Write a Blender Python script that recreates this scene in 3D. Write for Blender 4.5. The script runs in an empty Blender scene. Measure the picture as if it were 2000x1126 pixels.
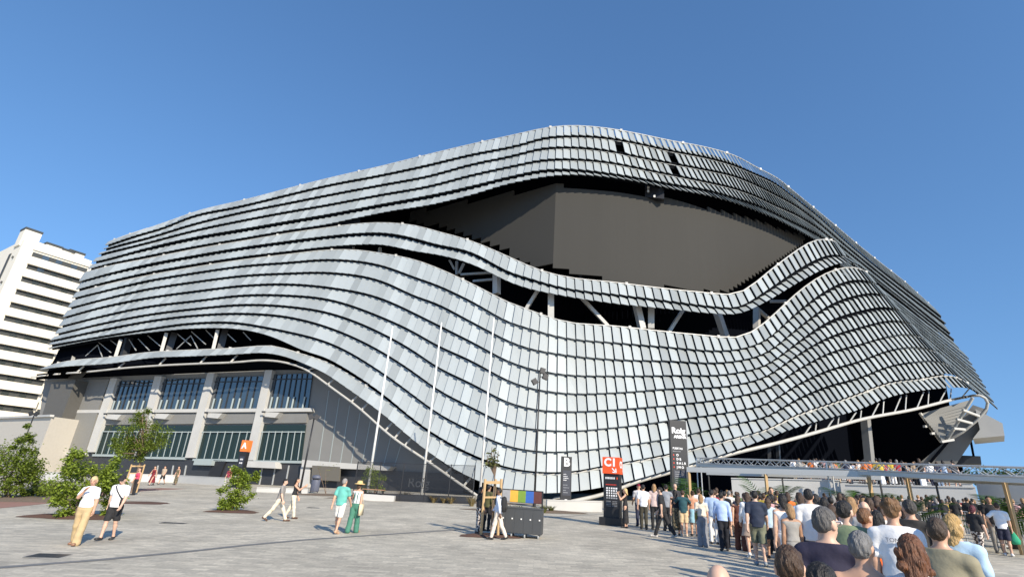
import bpy, bmesh, math, random
import numpy as np
from mathutils import Vector, Matrix, noise as mnoise
random.seed(7); rng = np.random.default_rng(11)
scn = bpy.context.scene
R = math.radians
# ------------------------------------------------------------------ camera
F = 1000.0; RHO = R(3.9); PIT = math.atan(.38)            # focal length in px of a 2000 px wide picture
FW = np.array([0, math.cos(PIT), math.sin(PIT)])
R0 = np.array([1., 0, 0]); U0 = np.array([0, -math.sin(PIT), math.cos(PIT)])
RI = math.cos(RHO) * R0 + math.sin(RHO) * U0
UP = -math.sin(RHO) * R0 + math.cos(RHO) * U0
CAM = np.array([0, 0, 1.98])
GX, GY = 0.03105, 0.00967                                   # gentle slope of the plaza
cd = bpy.data.cameras.new('camera'); co = bpy.data.objects.new('camera', cd); scn.collection.objects.link(co)
cd.sensor_width = 36; cd.lens = 36 * F / 2000; cd.clip_end = 6000; cd.clip_start = .05
m = Matrix.Identity(4)
for i in range(3):
    m[i][0] = RI[i]; m[i][1] = UP[i]; m[i][2] = -FW[i]; m[i][3] = CAM[i]
co.matrix_world = m; scn.camera = co
# ------------------------------------------------------------------ light
SUN_AZ, SUN_EL = R(150.), R(30.)
sv = Vector((math.sin(SUN_AZ) * math.cos(SUN_EL), math.cos(SUN_AZ) * math.cos(SUN_EL), math.sin(SUN_EL)))
ld = bpy.data.lights.new('sun', 'SUN'); ld.energy = 5.0; ld.angle = R(.5); ld.color = (1., .89, .73)
lo = bpy.data.objects.new('sun', ld); scn.collection.objects.link(lo)
lo.rotation_euler = sv.to_track_quat('Z', 'Y').to_euler(); lo.location = (20, -40, 40)
w = bpy.data.worlds.new('World'); scn.world = w; w.use_nodes = True
wn = w.node_tree.nodes; wl = w.node_tree.links
sky = wn.new('ShaderNodeTexSky'); sky.sky_type = 'NISHITA'; sky.sun_disc = False
sky.sun_elevation = SUN_EL; sky.sun_rotation = SUN_AZ; sky.altitude = 20; sky.air_density = 1.2; sky.dust_density = .1; sky.ozone_density = 5.5
tcw = wn.new('ShaderNodeTexCoord'); mpw = wn.new('ShaderNodeMapping'); mpw.inputs['Scale'].default_value[2] = .72; mpw.inputs['Location'].default_value[2] = .18; wl.new(tcw.outputs['Generated'], mpw.inputs[0]); wl.new(mpw.outputs[0], sky.inputs[0])
hs = wn.new('ShaderNodeHueSaturation'); hs.inputs['Saturation'].default_value = 1.07; wl.new(sky.outputs[0], hs.inputs['Color'])
wl.new(hs.outputs[0], wn['Background'].inputs[0]); wn['Background'].inputs[1].default_value = .15
scn.view_settings.view_transform = 'Standard'; scn.view_settings.look = 'None'; scn.view_settings.exposure = .35; scn.view_settings.gamma = 1
scn.cycles.use_denoising = True; scn.cycles.max_bounces = 6; scn.cycles.sample_clamp_indirect = 6
# ------------------------------------------------------------------ picture <-> place
def ray(u, v): return RI * (u - 1000) + UP * (563 - v) + FW * F
def proj(p):
    q = np.asarray(p, float) - CAM; d = q @ FW
    return 1000 + F * (q @ RI) / d, 563 - F * (q @ UP) / d
def gz(x, y): return GX * x + GY * y
def gnd(u, v):
    d = ray(u, v); n = np.array([-GX, -GY, 1.]); return CAM + (-(CAM @ n) / (d @ n)) * d
def at(u, v, D):
    d = ray(u, v); return CAM + d * (D / math.hypot(d[0], d[1]))
def on_line(u, v, p0, dr):
    """where the ray of a pixel meets the upright plane through p0 along dr"""
    d = ray(u, v); n = np.array([-dr[1], dr[0]]); t = ((np.array(p0[:2]) - CAM[:2]) @ n) / (d[:2] @ n); return CAM + t * d
def gdist(u, D):
    """the ground point at distance D in the direction of picture column u"""
    lo_, hi_ = 700., 1500.
    for _ in range(50):
        mid = (lo_ + hi_) / 2; p = at(u, mid, D)
        if p[2] > gz(p[0], p[1]): lo_ = mid
        else: hi_ = mid
    return at(u, lo_, D)
# ------------------------------------------------------------------ materials
def mat(name, col, rough=.6, metal=0., spec=.5, noise=0., nscale=3., bump=0., bscale=20., stretch=None, island=0., objcol=False, trans=0.):
    M = bpy.data.materials.new(name); M.use_nodes = True; n = M.node_tree.nodes; l = M.node_tree.links; b = n['Principled BSDF']
    b.inputs['Base Color'].default_value = (*col, 1); b.inputs['Roughness'].default_value = rough; b.inputs['Metallic'].default_value = metal
    b.inputs['Specular IOR Level'].default_value = spec
    src = None
    if objcol:
        oi = n.new('ShaderNodeObjectInfo'); src = oi.outputs['Color']
    tc = n.new('ShaderNodeTexCoord')
    def vec():
        if not stretch: return tc.outputs['Object']
        mp = n.new('ShaderNodeMapping'); mp.inputs['Scale'].default_value = stretch; l.new(tc.outputs['Object'], mp.inputs[0]); return mp.outputs[0]
    def mulby(fac_sock, lo, hi, src):
        r = n.new('ShaderNodeMapRange'); r.inputs['To Min'].default_value = lo; r.inputs['To Max'].default_value = hi; l.new(fac_sock, r.inputs[0])
        mx = n.new('ShaderNodeMix'); mx.data_type = 'RGBA'; mx.blend_type = 'MULTIPLY'; mx.inputs[0].default_value = 1
        if src: l.new(src, mx.inputs[6])
        else: mx.inputs[6].default_value = (*col, 1)
        l.new(r.outputs[0], mx.inputs[7]); return mx.outputs[2]
    if noise:
        t = n.new('ShaderNodeTexNoise'); t.inputs['Scale'].default_value = nscale; t.inputs['Detail'].default_value = 5; l.new(vec(), t.inputs[0])
        src = mulby(t.outputs[0], 1 - noise * 1.6, 1 + noise * 1.6, src)
    if island:
        g = n.new('ShaderNodeNewGeometry'); src = mulby(g.outputs['Random Per Island'], 1 - island, 1 + island, src)
    if src: l.new(src, b.inputs['Base Color'])
    if bump:
        t = n.new('ShaderNodeTexNoise'); t.inputs['Scale'].default_value = bscale; t.inputs['Detail'].default_value = 4; l.new(vec(), t.inputs[0])
        bp = n.new('ShaderNodeBump'); bp.inputs['Strength'].default_value = bump; bp.inputs['Distance'].default_value = .02; l.new(t.outputs[0], bp.inputs['Height']); l.new(bp.outputs[0], b.inputs['Normal'])
    if trans:
        tr = n.new('ShaderNodeBsdfTranslucent'); ad = n.new('ShaderNodeMixShader'); ad.inputs[0].default_value = trans
        if src: l.new(src, tr.inputs[0])
        else: tr.inputs[0].default_value = (*col, 1)
        l.new(b.outputs[0], ad.inputs[1]); l.new(tr.outputs[0], ad.inputs[2]); l.new(ad.outputs[0], n['Material Output'].inputs[0])
    return M
# ------------------------------------------------------------------ mesh helpers
def chain(o):
    q = o.matrix_basis.copy()
    while o.parent: o = o.parent; q = o.matrix_basis @ q
    return q
class MB:
    """collects boxes, bars, tubes and sheets, then links them as ONE mesh object"""
    def __init__(s): s.v = []; s.f = []; s.mi = []; s.cur = 0
    def add(s, vs, fs):
        o = len(s.v); s.v += [tuple(float(c) for c in p) for p in vs]
        s.f += [tuple(i + o for i in f) for f in fs]; s.mi += [s.cur] * len(fs); return s
    def hexa(s, a, b):
        """a, b: two quads (lists of 4 points) -> closed box"""
        return s.add(list(a) + list(b), [(3, 2, 1, 0), (4, 5, 6, 7), (0, 1, 5, 4), (1, 2, 6, 5), (2, 3, 7, 6), (3, 0, 4, 7)])
    def box(s, c, size, rz=0., ry=0.):
        x, y, z = size[0] / 2, size[1] / 2, size[2] / 2; M = Matrix.Rotation(rz, 3, 'Z') @ Matrix.Rotation(ry, 3, 'Y')
        P = [Vector(c) + M @ Vector(p) for p in ((-x, -y, -z), (x, -y, -z), (x, y, -z), (-x, y, -z), (-x, -y, z), (x, -y, z), (x, y, z), (-x, y, z))]
        return s.hexa(P[:4], P[4:])
    def bar(s, a, b, wd, ht=None, upv=(0, 0, 1)):
        a, b = Vector(a), Vector(b); d = (b - a).normalized(); x = d.cross(Vector(upv))
        if x.length < 1e-4: x = d.cross(Vector((0, 1, 0)))
        x.normalize(); y = x.cross(d); ht = ht or wd; x = x * wd / 2; y = y * ht / 2
        return s.hexa([a - x - y, a + x - y, a + x + y, a - x + y], [b - x - y, b + x - y, b + x + y, b - x + y])
    def tube(s, pts, r, n=8, r2=None):
        pts = [Vector(p) for p in pts]; o = []; k = len(pts); px = None
        for i, p in enumerate(pts):
            d = (pts[min(i + 1, k - 1)] - pts[max(i - 1, 0)]).normalized()
            if px is None: px = d.orthogonal().normalized()
            px = (px - d * px.dot(d)).normalized(); py = d.cross(px)
            rr = r if r2 is None else r + (r2 - r) * i / (k - 1)
            for j in range(n):
                t = 2 * math.pi * j / n; o.append(p + (px * math.cos(t) + py * math.sin(t)) * rr)
        fs = [(i * n + j, i * n + (j + 1) % n, (i + 1) * n + (j + 1) % n, (i + 1) * n + j) for i in range(k - 1) for j in range(n)]
        fs += [tuple(range(n - 1, -1, -1)), tuple((k - 1) * n + j for j in range(n))]
        return s.add(o, fs)
    def lathe(s, prof, c=(0, 0, 0), n=20, sx=1., sy=1.):
        o = [(c[0] + r * sx * math.cos(2 * math.pi * j / n), c[1] + r * sy * math.sin(2 * math.pi * j / n), c[2] + z) for r, z in prof for j in range(n)]; k = len(prof)
        fs = [(i * n + j, i * n + (j + 1) % n, (i + 1) * n + (j + 1) % n, (i + 1) * n + j) for i in range(k - 1) for j in range(n)]
        fs += [tuple(range(n - 1, -1, -1)), tuple((k - 1) * n + j for j in range(n))]
        return s.add(o, fs)
    def quad(s, a, b, c, d): return s.add([a, b, c, d], [(0, 1, 2, 3)])
    def slab(s, poly, off):
        """flat polygon thickened along the vector off"""
        n = len(poly); P = [Vector(p) for p in poly]; Q = [p + Vector(off) for p in P]
        return s.add(P + Q, [tuple(range(n - 1, -1, -1)), tuple(range(n, 2 * n))] + [(i, (i + 1) % n, n + (i + 1) % n, n + i) for i in range(n)])
    def build(s, name, mats, parent=None, smooth=False, loc=None):
        me = bpy.data.meshes.new(name); vs = s.v
        if loc is not None: vs = [(p[0] - loc[0], p[1] - loc[1], p[2] - loc[2]) for p in vs]
        elif parent is not None:
            q = chain(parent).inverted(); vs = [tuple(q @ Vector(p)) for p in vs]
        me.from_pydata(vs, [], s.f); mats = mats if isinstance(mats, (list, tuple)) else [mats]
        for mm in mats: me.materials.append(mm)
        me.polygons.foreach_set('material_index', s.mi)
        if smooth: me.polygons.foreach_set('use_smooth', [True] * len(s.f))
        bm = bmesh.new(); bm.from_mesh(me); bmesh.ops.recalc_face_normals(bm, faces=bm.faces); bm.to_mesh(me); bm.free()
        ob = bpy.data.objects.new(name, me); scn.collection.objects.link(ob)
        if loc is not None: ob.location = loc
        if parent is not None: ob.parent = parent
        return ob
def tag(o, label=None, cat=None, group=None, kind=None):
    for k, v in (('label', label), ('category', cat), ('group', group), ('kind', kind)):
        if v: o[k] = v
    return o
def empty(name, loc=(0, 0, 0), rz=0., label=None, cat=None, group=None):
    o = bpy.data.objects.new(name, None); scn.collection.objects.link(o); o.location = loc; o.rotation_euler = (0, 0, rz); o.empty_display_size = .2
    o.matrix_world = Matrix.Translation(Vector([float(c) for c in loc])) @ Matrix.Rotation(rz, 4, 'Z')
    return tag(o, label, cat, group)
def text_part(name, body, M, parent, origin, xdir, zdir, size, align='CENTER', depth=.008, bold=0.):
    """flat lettering standing in the plane (xdir, zdir); origin and directions in the parent's space"""
    cu = bpy.data.curves.new(name, 'FONT'); cu.body = body; cu.size = size; cu.align_x = align; cu.align_y = 'CENTER'; cu.extrude = depth; cu.offset = bold
    cu.resolution_u = 3
    tmp = bpy.data.objects.new(name, cu); scn.collection.objects.link(tmp)
    me = bpy.data.meshes.new_from_object(tmp.evaluated_get(bpy.context.evaluated_depsgraph_get())); bpy.data.objects.remove(tmp); bpy.data.curves.remove(cu)
    x, z = Vector(xdir).normalized(), Vector(zdir).normalized(); y = z.cross(x); q = Matrix.Identity(4)
    for i in range(3): q[i][0] = x[i]; q[i][1] = z[i]; q[i][2] = -y[i]; q[i][3] = origin[i]
    me.transform(q); me.materials.clear(); me.materials.append(M); me.name = name
    ob = bpy.data.objects.new(name, me); scn.collection.objects.link(ob)
    if parent: ob.parent = parent
    return ob
def copy_tree(o, parent=None):
    c = o.copy(); scn.collection.objects.link(c)
    if parent: c.parent = parent
    for ch in list(o.children): copy_tree(ch, c)
    return c
# ------------------------------------------------------------------ palette
PANEL = mat('panel_metal', (.335, .368, .372), .42, .12, island=.22, bump=.05, bscale=1.2, noise=.03, nscale=2.5)
PIPE = mat('white_painted_steel', (.47, .46, .425), .45, noise=.06)
STEEL = mat('grey_steel', (.42, .43, .42), .5, .2, noise=.1)
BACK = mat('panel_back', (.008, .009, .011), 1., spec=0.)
DARK = mat('dark_interior', (.012, .014, .02), .9)
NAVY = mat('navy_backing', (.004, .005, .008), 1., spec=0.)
LED = mat('led_mesh', (.058, .0565, .052), .8, spec=.05, noise=.03, nscale=.4, stretch=(1, 1, .15))
CONC = mat('grey_cladding', (.20, .198, .188), .7, noise=.07, nscale=.5, bump=.05)
PALE = mat('pale_concrete', (.49, .485, .46), .75, noise=.08, nscale=.6, bump=.08, bscale=8)
BLACKM = mat('black_paint', (.018, .018, .02), .45)
CHAR = mat('charcoal_cladding', (.035, .037, .042), .4, noise=.1)
def glass(name, tint, rough=.03):
    M = mat(name, tint, rough, 0., 1.); M.node_tree.nodes['Principled BSDF'].inputs['Coat Weight'].default_value = .6; M.node_tree.nodes['Principled BSDF'].inputs['IOR'].default_value = 1.7; return M
GLASS = glass('dark_glass', (.03, .045, .06)); GLASS2 = glass('lower_glass', (.02, .035, .035)); GLASS2.node_tree.nodes['Principled BSDF'].inputs['Coat Weight'].default_value = 0; GLASS2.node_tree.nodes['Principled BSDF'].inputs['IOR'].default_value = 1.4; GLASS2.node_tree.nodes['Principled BSDF'].inputs['Specular IOR Level'].default_value = .35
FIN = mat('pale_fin', (.33, .38, .375), .45)
# ------------------------------------------------------------------ ground
def ground_material():
    M = bpy.data.materials.new('plaza_pavers'); M.use_nodes = True; n = M.node_tree.nodes; l = M.node_tree.links; b = n['Principled BSDF']
    tc = n.new('ShaderNodeTexCoord'); mp = n.new('ShaderNodeMapping'); mp.inputs['Rotation'].default_value[2] = R(4); l.new(tc.outputs['Object'], mp.inputs[0])
    br = n.new('ShaderNodeTexBrick'); br.inputs['Scale'].default_value = 1; br.inputs['Brick Width'].default_value = .36; br.inputs['Row Height'].default_value = .18
    br.inputs['Mortar Size'].default_value = .008; br.inputs['Color1'].default_value = (.0, 0, 0, 1); br.inputs['Color2'].default_value = (1, 1, 1, 1); br.inputs['Mortar'].default_value = (.2, .2, .2, 1); br.inputs['Bias'].default_value = 0
    l.new(mp.outputs[0], br.inputs[0])
    cr = n.new('ShaderNodeValToRGB'); e = cr.color_ramp.elements; e[0].color = (.40, .37, .305, 1); e[1].color = (.61, .56, .45, 1); e[0].position = 0; e[1].position = 1
    q = e.new(.35); q.color = (.475, .438, .355, 1); q = e.new(.7); q.color = (.52, .475, .385, 1)
    l.new(br.outputs[0], cr.inputs[0])
    t = n.new('ShaderNodeTexNoise'); t.inputs['Scale'].default_value = .35; t.inputs['Detail'].default_value = 6; l.new(tc.outputs['Object'], t.inputs[0])
    t2 = n.new('ShaderNodeTexNoise'); t2.inputs['Scale'].default_value = 14; t2.inputs['Detail'].default_value = 4; l.new(tc.outputs['Object'], t2.inputs[0])
    def mul(a, sock, lo, hi):
        r = n.new('ShaderNodeMapRange'); r.inputs['From Min'].default_value = .3; r.inputs['From Max'].default_value = .7; r.inputs['To Min'].default_value = lo; r.inputs['To Max'].default_value = hi; l.new(sock, r.inputs[0])
        x = n.new('ShaderNodeMix'); x.data_type = 'RGBA'; x.blend_type = 'MULTIPLY'; x.inputs[0].default_value = 1; l.new(a, x.inputs[6]); l.new(r.outputs[0], x.inputs[7]); return x.outputs[2]
    c = mul(mul(cr.outputs[0], t.outputs[0], .76, 1.12), t2.outputs[0], .84, 1.12)
    vo = n.new('ShaderNodeTexVoronoi'); vo.inputs['Scale'].default_value = 1.7; l.new(tc.outputs['Object'], vo.inputs[0]); c = mul(c, vo.outputs['Distance'], 1, 1); vr = c.node.inputs[7].links[0].from_node; vr.inputs['From Min'].default_value = .035; vr.inputs['From Max'].default_value = .05; vr.inputs['To Min'].default_value = .68; vr.inputs['To Max'].default_value = 1.
    l.new(c, b.inputs['Base Color']); b.inputs['Roughness'].default_value = .8
    bp = n.new('ShaderNodeBump'); bp.inputs['Strength'].default_value = .35; bp.inputs['Distance'].default_value = .01; l.new(br.outputs['Fac'], bp.inputs['Height']); bp.invert = True; l.new(bp.outputs[0], b.inputs['Normal'])
    return M
mb = MB(); S_ = 1500; N_ = 12
P_ = [(-S_ + 2 * S_ * i / N_, -S_ + 2 * S_ * j / N_) for j in range(N_ + 1) for i in range(N_ + 1)]
def gfar(x, y): return gz(max(-160, min(160, x)), max(-160, min(220, y)))
P_ += []
mb = MB(); xs = [-1500, -400, -160, 0, 160, 400, 1500]; ys = [-1500, -160, 0, 220, 600, 1500]
mb.add([(x, y, gfar(x, y)) for y in ys for x in xs], [(j * 7 + i, j * 7 + i + 1, (j + 1) * 7 + i + 1, (j + 1) * 7 + i) for j in range(5) for i in range(6)])
tag(mb.build('plaza_ground', ground_material()), kind='structure')
# ------------------------------------------------------------------ arena: plan and traced row edges
def C_(s): return np.array([[float(t) for t in q.split(',')] for q in s.split()])
g0 = C_('205,474 240,461 280,448 330,431 380,413 480,389 560,368 660,343 740,325 820,305 920,281 1020,259 1060,250 1100,245 1180,249 1250,261 1310,274 1380,287 1449,309 1478,326 1521,348 1546,367 1576,391 1615,424 1660,463 1700,496 1760,543 1820,590 1858,620 1890,648')
g1 = C_('199,482 240,468 280,455 300,450 380,420 460,404 560,380 640,361 740,342 820,325 920,301 1020,280 1060,268 1100,264 1180,266 1250,278 1310,291.5 1380,304.6 1439,321 1478,338 1517,356 1556,386 1595,416 1640,457 1868,641 1900,667')
g2 = C_('195,489 240,476 280,466 380,436 470,414 560,396 640,380 740,361 840,342 920,320 1000,303 1060,288 1100,285.5 1200,293.5 1250,304 1310,315.5 1380,328.6 1439,342 1478,358 1517,378 1556,399 1595,428 1640,467 1876,654 1910,681')
g3 = C_('185,500 200,495 240,485 280,475 380,449 480,428 560,413 640,399 740,380 840,362 920,341 1000,323 1060,311 1100,308.7 1200,316 1250,326 1310,338 1380,352 1439,366 1478,380 1517,399 1556,416 1595,440 1640,476 1882,671 1920,701')
g4 = C_('175,513 200,508 240,497 280,486 380,463 480,446 560,432 640,418.5 740,399.5 840,381 920,363 1000,343 1060,331 1100,329 1200,338 1250,346 1310,357 1400,373 1439,385 1478,397 1537,425 1576,444 1615,466 1640,486 1890,684 1930,716')
r5b = C_('165,528 200,518 280,501 380,481 480,464 560,450 640,438 700,425 760,413 840,400.4 920,380.6 1000,357 1020,353 1060,345 1100,341 1200,346 1250,354 1310,367 1380,380 1439,396 1478,411 1517,427 1556,447 1585,463 1640,497 1897,699 1930,725')
r6t = C_('165,530 200,520 280,504 380,484 480,467 560,453.5 640,442 700,434.5 740,432.5 760,433 800,436.5 820,440 840,446 920,468.4 1000,503 1050,525 1100,538.6 1200,550.6 1310,564 1400,573 1420,575 1440,573.6 1460,564 1500,532 1540,501 1560,486.7 1588,470 1610,465.5 1630,470 1650,480 1665,495')
g6 = C_('148,552 200,537 280,517.4 380,498.5 480,482 560,471 640,461 700,455.5 740,454.4 820,468.4 840,474.4 920,492.4 1000,533 1020,539 1100,561 1200,573.5 1310,587 1400,598 1440,600 1500,566 1560,526 1600,504 1630,496 1650,498 1680,518')
r7b = C_('141,568 200,552 280,533.4 380,515.5 480,500.4 560,491 640,482 690,478.5 740,478 820,493 840,495.5 920,516 1000,553 1020,560 1100,577 1200,592 1310,603 1400,612 1440,613 1500,588 1560,552 1620,521 1650,512 1680,516 1695,528')
r8t = C_('141,571 200,555 280,537 380,519 480,504 560,494.5 640,486 690,485.5 740,491.7 820,508.4 840,515.7 920,551.5 1000,592 1020,599 1060,614 1100,626.5 1200,635.8 1310,648 1400,656.5 1430,659.5 1450,656.5 1470,648 1500,625.7 1560,570 1600,541 1640,524 1668,521 1690,527 1709,544')
g8 = C_('133,585 200,568 280,549 380,532 480,518 560,512 640,506.4 740,517 820,545 840,551.6 920,588 1000,631 1020,637 1100,658.5 1200,668 1310,677 1400,684 1440,682 1500,661.7 1560,607.7 1620,564 1650,550 1680,545.5 1709,551 1733,569')
g9 = C_('125,604 200,584 280,565 380,549.5 480,537 560,533 640,531.7 740,547 820,581.8 840,588 920,628 1000,668.5 1020,676 1100,691.7 1200,701 1310,704 1400,707.5 1440,704 1500,687 1560,640 1620,596 1680,575 1711,571.5 1735,577 1756,596')
g10 = C_('115,622 200,598.5 280,582 380,568 480,556.4 560,554 640,560.5 740,581 820,617 840,627 920,667 1000,708 1020,715 1100,730.5 1200,733 1310,732 1440,727 1500,711 1560,667.7 1620,627 1680,607 1733,599 1756,603 1782,624')
g11 = C_('107,640 200,616 280,599 380,586.7 480,575.5 560,576 640,584 740,617 820,655 840,667 920,704.3 1000,746 1020,753 1100,767 1200,766 1310,758 1440,750 1500,733.5 1560,692 1620,658 1680,639 1756,625.5 1782,631 1806,653')
g12 = C_('99,655 200,630.5 280,614.8 380,602 480,594 560,597.5 640,610 740,648 820,693.7 840,708 920,748.7 1000,788 1060,801 1100,803 1200,799 1310,790 1440,773 1500,758 1560,721 1620,689 1680,672 1740,656 1781,652 1806,659 1832,681')
g13 = C_('90,667 200,643 280,627.6 380,615 480,611.5 560,618 640,638.5 740,684 820,736 840,751 920,795 1000,831 1060,839 1120,841 1180,836 1240,830 1310,820 1440,801 1500,787 1560,750 1620,722 1680,705 1740,683 1804,678.5 1832,686 1856,708')
g14 = C_('86,676 200,656 280,643 380,630 460,629.5 520,639 560,647 640,668.6 660,677 740,724 820,782 840,797 920,841 1000,873 1060,881.5 1120,880.5 1180,874 1240,866.6 1310,855 1440,826 1500,812 1560,778 1620,753 1680,737 1740,714 1800,705 1832,704 1856,712 1884,736')
r15b = C_('85,684 140,672 200,661 280,651 380,642 480,645.5 524,656 556,669 588,684 640,701 660,712 740,764.5 820,829 840,842.7 920,887 1000,914.6 1060,922 1120,920 1180,909 1240,898.6 1310,885 1440,853 1500,837 1560,808 1620,788 1680,767 1740,745 1800,738 1864,731 1884,739 1909,762')
r16t = C_('70,721 113,706 145,701 220,695 280,686.7 380,681 460,677.5 500,674 529,672.5 556,679 588,689 640,706 660,717 740,769 820,833 840,847 920,891 1000,918 1060,925.5 1120,924 1180,913 1240,902 1310,889 1440,856 1500,840 1560,811 1620,791 1680,770 1740,748 1800,741 1864,734 1884,742 1909,763')
r16b = C_('70,723 120,717 220,710 280,701 380,696 460,692.6 520,690 556,697 600,714 640,733 660,747 740,804 820,871 840,886 920,934 960,949 1000,958 1060,963.5 1120,960 1180,951 1240,937 1310,917 1440,878 1500,856 1560,834 1620,817 1680,800 1740,775 1800,763 1860,757 1890,757 1909,763 1915,772')
def smooth_curve(c, step=4.):
    """monotone-ish cubic through traced points"""
    x, y = c[:, 0], c[:, 1]; d = np.diff(y) / np.diff(x); mm = np.zeros(len(x)); mm[0] = d[0]; mm[-1] = d[-1]
    hl = np.diff(x)[:-1]; hr = np.diff(x)[1:]; mm[1:-1] = (d[:-1] * hr + d[1:] * hl) / (hl + hr)
    X = np.arange(x[0], x[-1] + step, step); X[-1] = x[-1]; k = np.clip(np.searchsorted(x, X, 'right') - 1, 0, len(x) - 2); h = x[k + 1] - x[k]; t = (X - x[k]) / h
    Y = (2*t**3 - 3*t**2 + 1) * y[k] + (t**3 - 2*t**2 + t) * h * mm[k] + (-2*t**3 + 3*t**2) * y[k+1] + (t**3 - t**2) * h * mm[k+1]
    g = np.exp(-.5 * (np.arange(-8, 9) * step / 11.)**2); g /= g.sum(); k = np.arange(1, 9); yl = Y[0] - k[::-1] * (Y[1] - Y[0]); yr = Y[-1] + k * (Y[-1] - Y[-2])
    return X, np.convolve(np.r_[yl, Y, yr], g, 'valid')
def curve_at(cs, u):
    X, Y = cs; v = np.interp(u, X, Y)
    sl = (Y[1] - Y[0]) / (X[1] - X[0]); v = np.where(u < X[0], Y[0] + sl * .4 * (u - X[0]), v)
    sr = np.clip((Y[-1] - Y[-3]) / (X[-1] - X[-3]), -1, 1); return np.where(u > X[-1], Y[-1] + sr * (u - X[-1]), v)
def solve_z(xy, cs):
    """height at which the upright line over each plan point crosses the traced curve"""
    lo_ = np.full(len(xy), -3.); hi_ = np.full(len(xy), 62.)
    for _ in range(36):
        mid = (lo_ + hi_) / 2; u, v = proj(np.column_stack([xy, mid])); above = v < curve_at(cs, u)
        hi_ = np.where(above, mid, hi_); lo_ = np.where(above, lo_, mid)
    return (lo_ + hi_) / 2
def polyline(pts, step=.25):
    """Catmull-Rom through plan points, resampled evenly -> points, inward normals"""
    p = np.array(pts, float); q = np.vstack([2*p[0]-p[1], p, 2*p[-1]-p[-2]]); out = []
    for i in range(1, len(q) - 2):
        for t in np.linspace(0, 1, 40, endpoint=False):
            out.append(.5 * (2*q[i] + (q[i+1]-q[i-1])*t + (2*q[i-1]-5*q[i]+4*q[i+1]-q[i+2])*t*t + (3*q[i]-q[i-1]-3*q[i+1]+q[i+2])*t**3))
    out.append(q[-2]); out = np.array(out); s = np.r_[0, np.cumsum(np.hypot(*np.diff(out, axis=0).T))]; S = np.arange(0, s[-1], step)
    P = np.column_stack([np.interp(S, s, out[:, 0]), np.interp(S, s, out[:, 1])]); T = np.gradient(P, axis=0); T /= np.hypot(T[:, 0], T[:, 1])[:, None]
    return S, P, np.column_stack([-T[:, 1], T[:, 0]])          # plan runs left to right, inward = left of travel
LEFT = [(-80, 99), (-81.2, 92), (-78, 86.2), (-72, 82.3), (-62, 78.8), (-44, 72.9), (-24.3, 66.9), (-8, 60.6), (0, 57.8), (7, 56.8)]
FARR = [(19, 57.6), (31.6, 61.6), (42, 67.8), (52.5, 75.4), (66, 85.8), (84, 99.6), (109, 118.5), (124, 130.5), (142, 145)]
PLAN = LEFT + FARR
LEAN = .55                                                   # each band stands this much further in than the one below
def set_back(plan, off):
    """the same plan moved inwards: the left flank as a whole, the front and the far flank along their own normals"""
    if not off: return list(plan)
    p = np.array(plan, float); t = np.gradient(p, axis=0); t /= np.hypot(t[:, 0], t[:, 1])[:, None]; n = np.column_stack([-t[:, 1], t[:, 0]])
    for i in range(len(p)):
        if p[i][0] < -20: n[i] = (.32, .947)
        elif p[i][0] < 10: k = (p[i][0] + 20) / 30; n[i] = n[i] * k + np.array([.32, .947]) * (1 - k); n[i] /= np.hypot(*n[i])
    return [tuple(q) for q in p + n * off]
def wave_plan(az_end, dd, off=0.):
    """the swelling front part of the shell: from the middle it turns ever more away until it is seen edge-on at az_end"""
    def pt(a, d): return (math.sin(R(a)) * d, math.cos(R(a)) * d)
    dd += off * .8; q = off * .96
    return set_back(LEFT, off) + [pt(18.3, 60.5 + q), pt(23.5, 63.2 + q), pt(28, 66.8 + q), pt(lerp_(28, az_end, .42), lerp_(66.8 + q, dd, .34)), pt(lerp_(28, az_end, .72), lerp_(66.8 + q, dd, .62)), pt(lerp_(28, az_end, .91), lerp_(66.8 + q, dd, .85)), pt(az_end - .05, dd), pt(az_end + .1, dd * 1.05), pt(az_end - .4, dd * 1.11), pt(az_end - 1.4, dd * 1.17)]
def lerp_(a, b, t): return a + (b - a) * t
arena = empty('arena', (0, 60, 0), 0, 'huge arena wrapped in waving bands of silver grey metal panels around a dark screen', 'arena')
PITCH = 1.16
def azel(u, v):
    d = ray(u, v); return math.degrees(math.atan2(d[0], d[1])), d[2] / math.hypot(d[0], d[1])
AZ0 = min(math.degrees(math.atan2(x, y)) for x, y in LEFT)
def lean_tip(plan, u, v):
    """turn the rounded left end of a plan so that its outline passes the traced end of the row"""
    d = azel(u, v)[0] - min(math.degrees(math.atan2(x, y)) for x, y in plan[:6]) + .2; out = []
    for (x, y), wgt in zip(plan, (1, 1, 1, .75, .35, .1) + (0,) * 40):
        t = -R(d * wgt); out.append((x * math.cos(t) - y * math.sin(t), x * math.sin(t) + y * math.cos(t)))
    return out
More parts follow.
